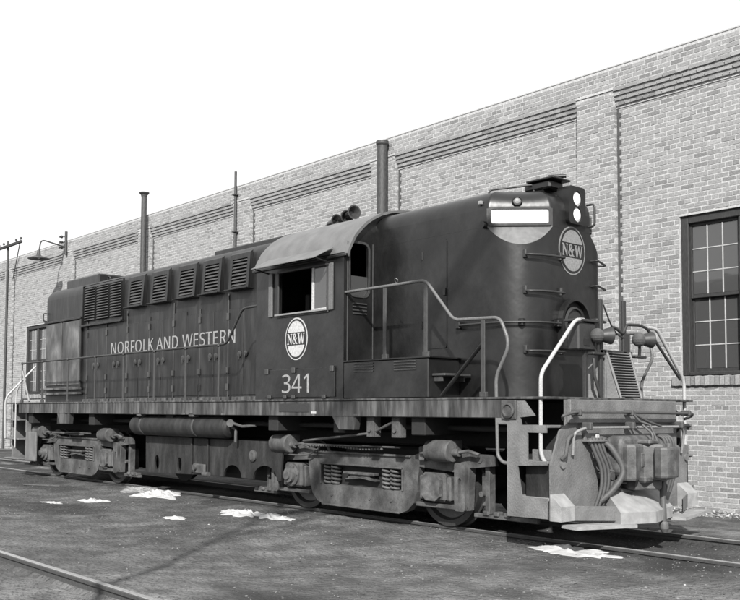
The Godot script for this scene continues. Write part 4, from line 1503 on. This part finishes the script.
	m = mb(); m.lathe(V(8.43, 0.22, -0.05), V(0.05, -1, 0), [Vector2(0.036, 0), Vector2(0.05, 0.02), Vector2(0.05, 0.08), Vector2(0.03, 0.12), Vector2(0, 0.12)], 12)
	put("glad_hand", m, M.cast, ar)
	for k in 4:
		m = mb()
		var z := -0.50 - 0.06 * k
		m.tube(smoothpath([V(XP + 0.02, 1.16, z), V(XP + 0.10, 1.16, z), V(XP + 0.16, 1.08, z - 0.02), V(XP + 0.17, 0.75, z - 0.03), V(XP + 0.12, 0.5, z)]), 0.02, 8)
		put("hose", m, M.rubber, ar)
	# smaller pipes behind the near hoses
	var pp := grp("end_piping", loco)
	for q in [[0.48, 0.90, 0.02], [0.40, 0.70, 0.025], [0.52, 0.80, 0.015], [0.62, 0.92, 0.018]]:
		m = mb()
		m.tube(rounded([V(XP, q[1], q[0] + 0.1), V(XP + 0.1, q[1], q[0] + 0.08), V(XP + 0.12, q[1] - 0.12, q[0]), V(XP + 0.2, q[1] - 0.14, q[0] - 0.15)], 0.05), q[2], 8)
		put("pipe", m, M.truck, pp)
	for q in [[0.50, 0.62], [0.44, 0.86], [0.58, 0.74]]:
		m = mb(); m.lathe(V(XP + 0.01, q[1], q[0]), V(1, 0, 0), [Vector2(0.05, 0), Vector2(0.05, 0.05), Vector2(0.03, 0.06), Vector2(0.03, 0.12), Vector2(0.045, 0.12), Vector2(0.045, 0.16), Vector2(0, 0.16)], 12)
		put("valve", m, M.truck, pp)
	m = mb()
	m.bx(XP + 0.001, XP + 0.005, 0.62, 1.10, 0.30, 0.62, 0)
	put("pocket_shade", m, M.black, pp)  # flat black patch on the sheet, painted for the shade of a pocket
	# bent pipe at the near edge of the sheet
	m = mb()
	m.tube(rounded([V(XP + 0.03, 1.20, 1.10), V(XP + 0.06, 1.17, 1.24), V(XP + 0.06, 0.98, 1.28), V(XP + 0.02, 0.94, 1.30)], 0.06), 0.022, 8)
	put("corner_pipe", m, M.truck, pp)
	# platform fittings: drop step standing upright, posts, control box, marker lamps
	var ds := grp("drop_step", loco)
	m = mb()
	m.bx(7.86, 7.90, DK, 2.16, 0.24, 0.28, 0.004)
	m.quad(V(7.90, 2.14, 0.26), V(7.62, 2.14, 0.26), V(7.72, DK, 0.40), V(7.98, DK, 0.14))
	put("side_plate", m, M.pilot, ds)
	var lean := Transform3D(Basis(V(1, 0, 0), 0.0), Vector3.ZERO)
	m = mb()
	m.quad(V(7.90, 2.14, 0.26), V(7.98, DK + 0.01, 0.10), V(7.98, DK + 0.01, -0.33), V(7.90, 2.14, -0.22))
	m.quad(V(7.885, 2.14, -0.22), V(7.965, DK + 0.01, -0.33), V(7.965, DK + 0.01, 0.10), V(7.885, 2.14, 0.26))
	put("plate", m, M.black, ds)
	for k in 17:
		var t := (k + 0.5) / 17.0
		m = mb()
		var c0 := V(7.90, 2.14, 0.26).lerp(V(7.98, DK + 0.01, 0.10), t) + V(0.008, 0, 0)
		var c1 := V(7.90, 2.14, -0.22).lerp(V(7.98, DK + 0.01, -0.33), t) + V(0.008, 0, 0)
		m.tube([c0, c1], 0.008, 5)
		put("tread_bar", m, M.pilot, ds)
	m = mb(); m.tube([V(7.905, 2.15, 0.26), V(7.99, DK, 0.10)], 0.016, 6)
	m.tube([V(7.905, 2.15, -0.22), V(7.99, DK, -0.33)], 0.016, 6)
	put("edge", m, M.frame_light, ds)
	var ps := grp("end_post", loco)
	m = mb(); m.bx(7.87, 7.90, DK, 2.74, 0.31, 0.37, 0.004)
	m.bx(7.84, 7.87, DK, 2.74, 0.31, 0.33, 0.004)
	put("post", m, M.rail_paint, ps)
	m = mb(); m.bx(7.87, 7.90, 2.14, 2.76, -0.17, -0.10, 0.004)
	put("post", m, M.rail_paint, ps)
	m = mb(); m.bx(7.80, 7.84, DK, 2.2, 0.52, 0.58, 0.004)
	put("post", m, M.rail_paint, ps)
	m = mb(); m.tube([V(7.9, 2.05, 0.5), V(7.92, 1.85, 0.52), V(7.93, DK + 0.02, 0.42)], 0.018, 6)
	put("strut", m, M.rail_paint, ps)
	m = mb(); m.tube(rounded([V(7.89, 2.30, 0.30), V(7.9, 2.44, 0.10), V(7.9, 2.36, -0.1), V(7.89, 2.48, -0.18), V(7.9, 2.49, -0.46), V(7.9, 2.46, -0.62), V(7.9, 1.86, -1.38)], 0.05), 0.018, 8)
	put("centre_rail", m, M.rail_paint, ps)
	m = mb()
	var chain := []
	for k in 13: chain.append(V(7.9, 2.68 - 0.03 * k + 0.10 * sin(PI * k / 12.0) * -1.0, 0.30 - 0.035 * k))
	m.tube(chain, 0.010, 5)
	put("chain", m, M.rail_paint, ps)
	var bxn := grp("control_box", loco)
	m = mb(); m.bx(7.72, 7.88, 2.14, 2.46, 0.42, 0.76, 0.015)
	put("body", m, M.rail_paint, bxn)
	m = mb(); m.bx(7.70, 7.91, 2.46, 2.49, 0.40, 0.80, 0.006)
	put("lid", m, M.rail_paint, bxn)
	m = mb(); m.bx(7.881, 7.89, 2.19, 2.27, 0.56, 0.66, 0.002)
	put("socket", m, M.black, bxn)
	for z in [0.47, -0.39]:
		var lp := grp("marker_lamp", loco)
		m = mb(); m.ball(V(7.93, 2.31, z), 0.085)
		put("body", m, M.truck, lp)
		m = mb(); m.lathe(V(7.95, 2.31, z - 0.03), V(0.5, 0, -0.9), [Vector2(0.06, 0), Vector2(0.08, 0.06), Vector2(0.10, 0.13), Vector2(0.09, 0.14), Vector2(0, 0.12)], 16)
		put("hood", m, M.rail_paint, lp)
		m = mb(); m.tube([V(7.90, 2.10, z - 0.05), V(7.92, 2.20, z - 0.03), V(7.93, 2.28, z)], 0.018, 6)
		m.bx(7.86, 7.95, 2.09, 2.12, z - 0.14, z + 0.10, 0.008)
		put("bracket", m, M.rail_paint, lp)
	m = mb(); m.bx(7.86, 7.90, 2.10, 2.16, -0.30, 0.44, 0.006)
	put("crossbar", m, M.rail_paint, ps)

func rear_end() -> void:
	var w := grp("rear_steps", loco)
	var m := mb()
	m.bx(-7.38, -7.34, 0.30, DK - 0.03, -1.3, 1.3, 0.008)
	put("end_sheet", m, M.pilot, w)
	m = mb()
	m.bx(-6.55, -5.95, 0.32, 0.95, 1.28, 1.32, 0.008)
	m.bx(-6.55, -6.50, 0.32, 1.37, 1.20, 1.32, 0.008)
	put("side_sheet", m, M.pilot, w)
	for y in [0.34, 0.78, 1.2]:
		m = mb(); m.bx(-7.33, -6.52, y, y + 0.03, 1.05, 1.48, 0.006)
		put("tread", m, M.pilot, w)
	for s in [1.0, -1.0]:
		m = mb()
		m.tube(rounded([V(-7.2, 2.46, s * 0.85), V(-7.22, 1.75, s * 1.5), V(-7.25, 1.60, s * 1.52), V(-7.25, 0.8, s * 1.5)], 0.08), 0.022, 8)
		put("end_rail", m, M.white_pipe, w)
		m = mb()
		m.tube(rounded([V(-6.52, 2.0, s * 1.48), V(-6.62, 1.86, s * 1.5), V(-6.66, 1.7, s * 1.5), V(-6.66, 0.6, s * 1.5)], 0.06), 0.018, 8)
		put("side_rail", m, M.white_pipe, w)
	var c := grp("coupler", loco)
	m = mb(); m.bx(-8.0, -7.38, 0.78, 1.04, -0.16, 0.16, 0.03)
	m.bx(-8.25, -8.0, 0.74, 1.06, -0.25, 0.22, 0.05)
	put("head", m, M.cast, c)

func tank() -> void:
	var t := grp("fuel_tank", loco)
	var m := mb()
	m.xf = Transform3D(Basis(V(0, 0, 1), V(0, 1, 0), V(-1, 0, 0)), V(2.9, 0, 0))
	m.prism(P([-0.95, 0.42, -0.85, 0.34, 0.85, 0.34, 0.95, 0.42, 0.95, 0.98, -0.95, 0.98]), 0, 4.12)
	put("body", m, M.under, t)
	# outer skirt with oval hand holes and the two arched cut-outs
	m = mb()
	var arcs := P([-1.22, 0.98, -1.20, 0.33])
	for c in [[1.62, 0.25, 0.19], [2.50, 0.31, 0.22]]:
		var o := oval(c[0], 0.395, c[1], c[2], 12, PI, 0)
		for q in o: arcs.append(q)
	arcs.append(Vector2(2.90, 0.40)); arcs.append(Vector2(2.95, 0.98))
	m.prism(arcs, 1.17, 1.20, [oval(-0.80, 0.52, 0.085, 0.13, 16), oval(-0.02, 0.52, 0.07, 0.12, 16)])
	put("skirt", m, M.tank, t)
	for x in [0.41, 0.92]:
		m = mb(); m.bx(x - 0.02, x + 0.02, 0.40, 0.98, 1.20, 1.235, 0.005)
		put("stile", m, M.tank, t)
	m = mb()
	m.bx(0.50, 0.86, 0.40, 0.56, 1.20, 1.26, 0.02); m.cyl(V(0.98, 0.40, 1.24), V(0.82, 0.40, 1.24), 0.04, 10)
	m.cyl(V(0.6, 0.5, 1.26), V(0.6, 0.5, 1.30), 0.05, 12)
	put("drain_valve", m, M.truck, t)
	m = mb(); m.lathe(V(2.2, 0.75, 1.20), V(0, 0, 1), [Vector2(0.09, 0), Vector2(0.09, 0.03), Vector2(0.06, 0.05), Vector2(0, 0.05)], 16)
	put("filler_cap", m, M.truck, t)
	# main reservoir slung from the sill
	var r := grp("air_reservoir", loco)
	m = mb()
	m.lathe(V(-1.42, 1.18, 1.30), V(1, 0, 0), [Vector2(0, 0), Vector2(0.10, 0.01), Vector2(0.155, 0.05), Vector2(0.178, 0.11), Vector2(0.178, 3.05), Vector2(0.155, 3.11), Vector2(0.10, 3.15), Vector2(0, 3.16)], 28)
	put("shell", m, M.tank, r)
	for x in [-0.98, 0.80]:
		m = mb()
		m.lathe(V(x, 1.18, 1.30), V(1, 0, 0), [Vector2(0.178, 0), Vector2(0.184, 0), Vector2(0.184, 0.045), Vector2(0.178, 0.045)], 28)
		m.bx(x - 0.05, x + 0.10, 1.335, 1.40, 1.38, 1.50, 0.012)
		put("strap", m, M.truck, r)
	m = mb()
	m.tube(rounded([V(1.74, 1.18, 1.30), V(1.85, 1.16, 1.30), V(1.85, 0.95, 1.30)], 0.05), 0.025, 8)
	put("drain_pipe", m, M.truck, r)
	m = mb()
	m.cyl(V(1.82, 1.25, 1.36), V(1.90, 1.25, 1.44), 0.06, 12)
	m.tube([V(1.9, 1.25, 1.4), V(2.1, 1.2, 1.35), V(2.4, 1.22, 1.3)], 0.022, 8)
	put("valve", m, M.truck, r)

func truck(xc: float) -> void:
	var t := grp("truck", loco)
	t.position = V(xc, 0, 0)
	var m: MB
	for s in [1.0, -1.0]:
		var z0: float = s * 0.93; var z1: float = s * 1.04
		# main side frame: top beam with the sprung window and the dropped lower chord
		m = mb()
		var outline := P([-2.32, 0.93, -2.36, 0.80, -2.0, 0.76, -1.97, 0.25, -1.80, 0.25, -1.76, 0.70, -1.14, 0.74, -1.10, 0.42, -1.04, 0.27, -0.93, 0.17, -0.80, 0.125, 0.80, 0.125, 0.93, 0.17, 1.04, 0.27, 1.10, 0.42, 1.14, 0.74, 1.76, 0.70, 1.80, 0.25, 1.97, 0.25, 2.0, 0.76, 2.36, 0.80, 2.32, 0.93, 1.25, 0.94, 1.0, 0.87, -1.0, 0.87, -1.25, 0.94])
		m.prism(outline, minf(z0, z1), maxf(z0, z1), [rrect(-0.83, 0.83, 0.41, 0.69, 0.05, 4)])
		put("side_frame", m, M.truck, t)
		# flange bars that give the frame depth
		m = mb()
		m.bx(-0.84, 0.84, 0.69, 0.715, z1, s * 1.075, 0.006)
		m.bx(-1.0, 1.0, 0.85, 0.88, z1, s * 1.075, 0.006)
		m.bx(-0.80, 0.80, 0.115, 0.14, z1, s * 1.07, 0.006)
		for x in [-0.84, 0.84]: m.bx(x - 0.012, x + 0.012, 0.41, 0.69, z1, s * 1.06, 0.004)
		for x in [-0.6, 0.2, 0.62]: m.cyl(V(x, 0.27, z1), V(x, 0.27, s * 1.055), 0.022, 10)
		put("flange", m, M.truck, t)
		# springs and the leaf between
		for x in [-0.72, -0.56, 0.50, 0.66]:
			m = mb()
			var h := []
			for k in 45: h.append(V(x + 0.062 * cos(TAU * k / 10.0), 0.43 + 0.235 * k / 44.0, s * 0.995 + 0.062 * sin(TAU * k / 10.0)))
			m.tube(h, 0.019, 6)
			put("coil_spring", m, M.cast, t)
		m = mb()
		for k in 4: m.prism(P([-0.30 + 0.05 * k, 0.50 + 0.022 * k, 0, 0.53 + 0.022 * k, 0.30 - 0.05 * k, 0.50 + 0.022 * k, 0.30 - 0.05 * k, 0.517 + 0.022 * k, 0, 0.547 + 0.022 * k, -0.30 + 0.05 * k, 0.517 + 0.022 * k]), s * 0.95 if s > 0 else s * 1.04, s * 1.04 if s > 0 else s * 0.95)
		m.bx(-0.34, 0.30, 0.57, 0.61, s * 0.96, s * 1.07, 0.01)
		put("leaf_spring", m, M.truck, t)
		m = mb(); m.bx(-0.82, 0.82, 0.40, 0.70, s * 0.60, s * 0.92, 0.01)
		put("bolster", m, M.black, t)
		# journal boxes, tie bars, pedestal slots
		for q in [-1.0, 1.0]:
			var jx: float = q * 1.44
			m = mb()
			m.bx(jx - 0.20, jx + 0.20, 0.33, 0.68, s * 0.90, s * 1.10, 0.03)
			m.bx(jx + 0.20, jx + 0.27, 0.34, 0.64, s * 0.94, s * 1.07, 0.015)
			m.bx(jx - 0.27, jx - 0.20, 0.34, 0.64, s * 0.94, s * 1.07, 0.015)
			put("journal_box", m, M.truck, t)
			m = mb()
			if q * signf(xc) > 0 and xc > 0 or q > 0:
				m.prism(P([jx - 0.155, 0.40, jx - 0.08, 0.34, jx + 0.08, 0.34, jx + 0.155, 0.40, jx + 0.155, 0.60, jx + 0.08, 0.67, jx - 0.08, 0.67, jx - 0.155, 0.60]), minf(s * 1.10, s * 1.145), maxf(s * 1.10, s * 1.145))
			else:
				m.lathe(V(jx, 0.505, s * 1.10), V(0, 0, s), [Vector2(0.165, 0), Vector2(0.165, 0.03), Vector2(0.12, 0.045), Vector2(0.11, 0.09), Vector2(0.07, 0.10), Vector2(0.065, 0.13), Vector2(0, 0.135)], 22)
				for k in 6: m.cyl(V(jx + 0.14 * cos(TAU * k / 6), 0.505 + 0.14 * sin(TAU * k / 6), s * 1.12), V(jx + 0.14 * cos(TAU * k / 6), 0.505 + 0.14 * sin(TAU * k / 6), s * 1.15), 0.016, 6)
			put("journal_lid", m, M.cast, t)
			m = mb(); m.bx(q * 1.10, q * 1.97, 0.245, 0.30, s * 0.95, s * 1.06, 0.008)
			put("pedestal_tie", m, M.truck, t)
			m = mb()
			m.prism(rrect(q * 1.885 - 0.085, q * 1.885 + 0.085, 0.24, 0.82, 0.03, 3), minf(z1, s * 1.10), maxf(z1, s * 1.10), [rrect(q * 1.885 - 0.022, q * 1.885 + 0.022, 0.34, 0.64, 0.02, 3)])
			put("pedestal", m, M.truck, t)
			# brake cylinder on top of the frame
			var b := 1.0 if q > 0 else -1.0
			m = mb()
			var bx0: float = q * 1.62 - 0.20
			m.lathe(V(bx0, 0.96, s * 1.16), V(1, 0, 0), [Vector2(0, 0), Vector2(0.10, 0.0), Vector2(0.128, 0.03), Vector2(0.128, 0.12), Vector2(0.136, 0.12), Vector2(0.136, 0.40), Vector2(0.125, 0.42), Vector2(0.0, 0.43)], 24)
			m.bx(bx0 + 0.30, bx0 + 0.43, 0.90, 1.09, s * 1.0, s * 1.14, 0.01)
			put("brake_cylinder", m, M.truck, t)
			m = mb()
			m.cyl(V(bx0 + 0.43, 0.95, s * 1.16), V(bx0 + 0.52, 0.95, s * 1.16), 0.05, 12)
			m.tube([V(bx0 + 0.5, 0.95, s * 1.16), V(bx0 + 0.66, 0.97, s * 1.15), V(bx0 + 0.80, 0.93, s * 1.12)], 0.022, 8)
			m.tube([V(bx0, 0.93, s * 1.16), V(bx0 - 0.15, 0.92, s * 1.14)], 0.025, 8)
			m.bx(bx0 - 0.22, bx0 - 0.12, 0.82, 1.0, s * 1.04, s * 1.12, 0.015)
			put("brake_lever", m, M.cast, t)
			# brake hanger and shoe outside each wheel
			m = mb()
			m.bx(q * 2.22 - 0.035, q * 2.22 + 0.035, 0.22, 0.86, s * 0.86, s * 0.98, 0.01)
			m.bx(q * 2.10 - 0.04, q * 2.10 + 0.04, 0.30, 0.70, s * 0.72, s * 0.90, 0.015)
			m.cyl(V(q * 2.16, 0.46, s * 0.84), V(q * 2.16, 0.46, s * 1.02), 0.035, 10)
			m.cyl(V(q * 2.16, 0.87, s * 1.041), V(q * 2.16, 0.87, s * 1.05), 0.045, 14)
			put("brake_hanger", m, M.truck, t)
			m = mb(); m.bx(q * 2.0, q * 2.95 if xc * q > 0 else q * 2.62, 0.175, 0.225, s * 0.90, s * 0.97, 0.008)
			for k in 3: m.box(V(q * (2.2 + 0.16 * k), 0.235, s * 0.94), V(0.09, 0.06, 0.11), 0.015)
			put("brake_beam", m, M.truck, t)
		# chain-like adjusting rod between the cylinders
		m = mb()
		m.tube([V(-1.15, 0.965, s * 1.15), V(0.9, 0.975, s * 1.15)], 0.014, 6)
		put("slack_rod", m, M.cast, t)
		m = mb()
		for k in 26: m.box(V(-0.95 + 0.06 * k, 0.945 + 0.012 * sin(k * 0.25), s * 1.15), V(0.035, 0.03, 0.03), 0.006)
		put("chain", m, M.truck, t)
		m = mb()
		m.tube(smoothpath([V(-1.70, 0.70, s * 1.10), V(-1.62, 0.80, s * 1.16), V(-1.3, 0.80, s * 1.16), V(-1.0, 0.82, s * 1.14), V(-0.8, 0.93, s * 1.10)]), 0.012, 6)
		put("oil_pipe", m, M.truck, t)
	# wheels and axles
	for q in [-1.44, 1.44]:
		for s in [1.0, -1.0]:
			m = mb()
			m.lathe(V(q, 0.507, s * 0.685), V(0, 0, s), [Vector2(0.12, 0), Vector2(0.535, 0), Vector2(0.535, 0.02), Vector2(0.508, 0.035), Vector2(0.504, 0.135), Vector2(0.43, 0.14), Vector2(0.40, 0.09), Vector2(0.20, 0.07), Vector2(0.16, 0.15), Vector2(0, 0.15)], 40)
			put("wheel", m, M.steel, t)
		m = mb(); m.cyl(V(q, 0.507, -1.05), V(q, 0.507, 1.05), 0.09, 16)
		put("axle", m, M.under, t)
	m = mb(); m.bx(-0.9, 0.9, 0.25, 0.95, -0.55, 0.55, 0.03)
	put("motor_case", m, M.black, t)

# ---------------------------------------------------------------- things lying about
func unseen_mast() -> void:
	# added out of view; its arm shades a slanting band of the short hood
	var d := grp("unseen_mast", self)
	tag(d, "unseen slim mast with a long boxed arm, added to shade the short hood", "pole")
	var m := mb()
	m.lathe(V(10.0, GY - 0.4, 9.7), Vector3.UP, [Vector2(0.06, 0), Vector2(0.045, 8.2), Vector2(0, 8.25)], 18)
	put("pole", m, M.timber, d)
	m = mb(); m.bx(9.89, 10.11, 6.89, 7.11, 4.75, 9.95, 0.02)
	put("arm", m, M.timber, d)
	m = mb(); m.tube([V(10.0, 5.4, 9.6), V(10.0, 6.9, 7.9)], 0.035, 8)
	put("brace", m, M.steel, d)

func litter() -> void:
	var rags := [
		[-0.72, 1.20, 0.42, 0.20, 0.10, "large crumpled white rag beside the rail below the air reservoir"],
		[2.30, 1.62, 0.22, 0.12, 0.05, "small white rag at the reservoir end of the scattered row"],
		[2.72, 1.66, 0.30, 0.14, 0.07, "largest crumpled white rag in the row before the front truck"],
		[3.15, 1.62, 0.20, 0.10, 0.05, "white rag in the scattered row below the journal box"],
		[3.48, 1.60, 0.18, 0.09, 0.04, "flat white scrap at the truck end of the scattered row"],
		[-0.80, 2.40, 0.20, 0.10, 0.05, "small pale rag lying alone in the open yard"],
		[-0.92, 3.02, 0.16, 0.08, 0.02, "flat grey paper scrap lying nearest the far rail of the empty track"],
		[2.40, 2.66, 0.14, 0.07, 0.03, "little white scrap between the two larger groups of rags"],
		[7.95, 1.08, 0.26, 0.14, 0.06, "crumpled white rag on the ground below the pilot steps"],
		[8.25, 1.16, 0.22, 0.09, 0.03, "trailing white scrap beside the rag below the pilot steps"]]
	var i := 0
	for r in rags:
		var o := rag(r[0], r[1], r[2], r[3], r[4], 100 + i)
		o.name = "rag" if i == 0 else "rag_%03d" % i
		tag(o, r[5], "rag", "white rags and scraps on the yard ground")
		i += 1
	var s := rag(-1.72, 0.98, 0.55, 0.16, 0.06, 300)  # pale heap in place of a patch of sunlight on the ground
	s.name = "sunlit_sand"
	s.material_override = M.sand
	tag(s, "low pale sand heap standing in for a sunlit patch against the rail", "sand")
	var m := mb()
	m.box(V(0, 0, 0), V(0.9, 0.025, 0.04), 0.006)
	var st := put("stick", m, M.timber, self)
	st.position = V(-4.4, gh(-4.4, 1.8) + 0.012, 1.8); st.rotation.y = 0.5
	tag(st, "thin wooden stick lying on the ground beside the rear truck", "stick")

func rag(x: float, z: float, rx: float, rz: float, h: float, sd: int) -> MeshInstance3D:
	var f := FastNoiseLite.new(); f.seed = sd; f.frequency = 1.0; f.fractal_octaves = 2
	var rows := []
	var R := 22; var A := 60
	for i in R + 1:
		var line := []
		for k in A + 1:
			var a := TAU * (k % A) / A
			var edge := 1.0 + 0.9 * f.get_noise_2d(cos(a) * 1.1 + sd, sin(a) * 1.1)
			var t := float(i) / R
			var px := cos(a) * rx * 1.4 * edge * t; var pz := sin(a) * rz * 1.6 * edge * t
			var fold := 1.0 - absf(f.get_noise_2d(px * 2.2 + 5.0 + sd, pz * 3.0)) * 3.0
			var fold2 := 1.0 - absf(f.get_noise_2d(px * 5.0 - sd, pz * 5.0 + 3.0)) * 3.0
			var hh := h * pow(1.0 - t, 0.7) * (0.25 + 0.85 * maxf(fold, 0.0)) + 0.22 * h * maxf(fold2, 0.0) * (1.0 - t)
			line.append(V(px, gh(x + px, z + pz) - GY + (maxf(hh, 0.004) if i < R else -0.012), pz))
		rows.append(line)
	var m := mb()
	m.sheet(rows, true, true)
	var o := put("rag", m, M.rag, self)
	o.position = V(x, GY, z)
	return o
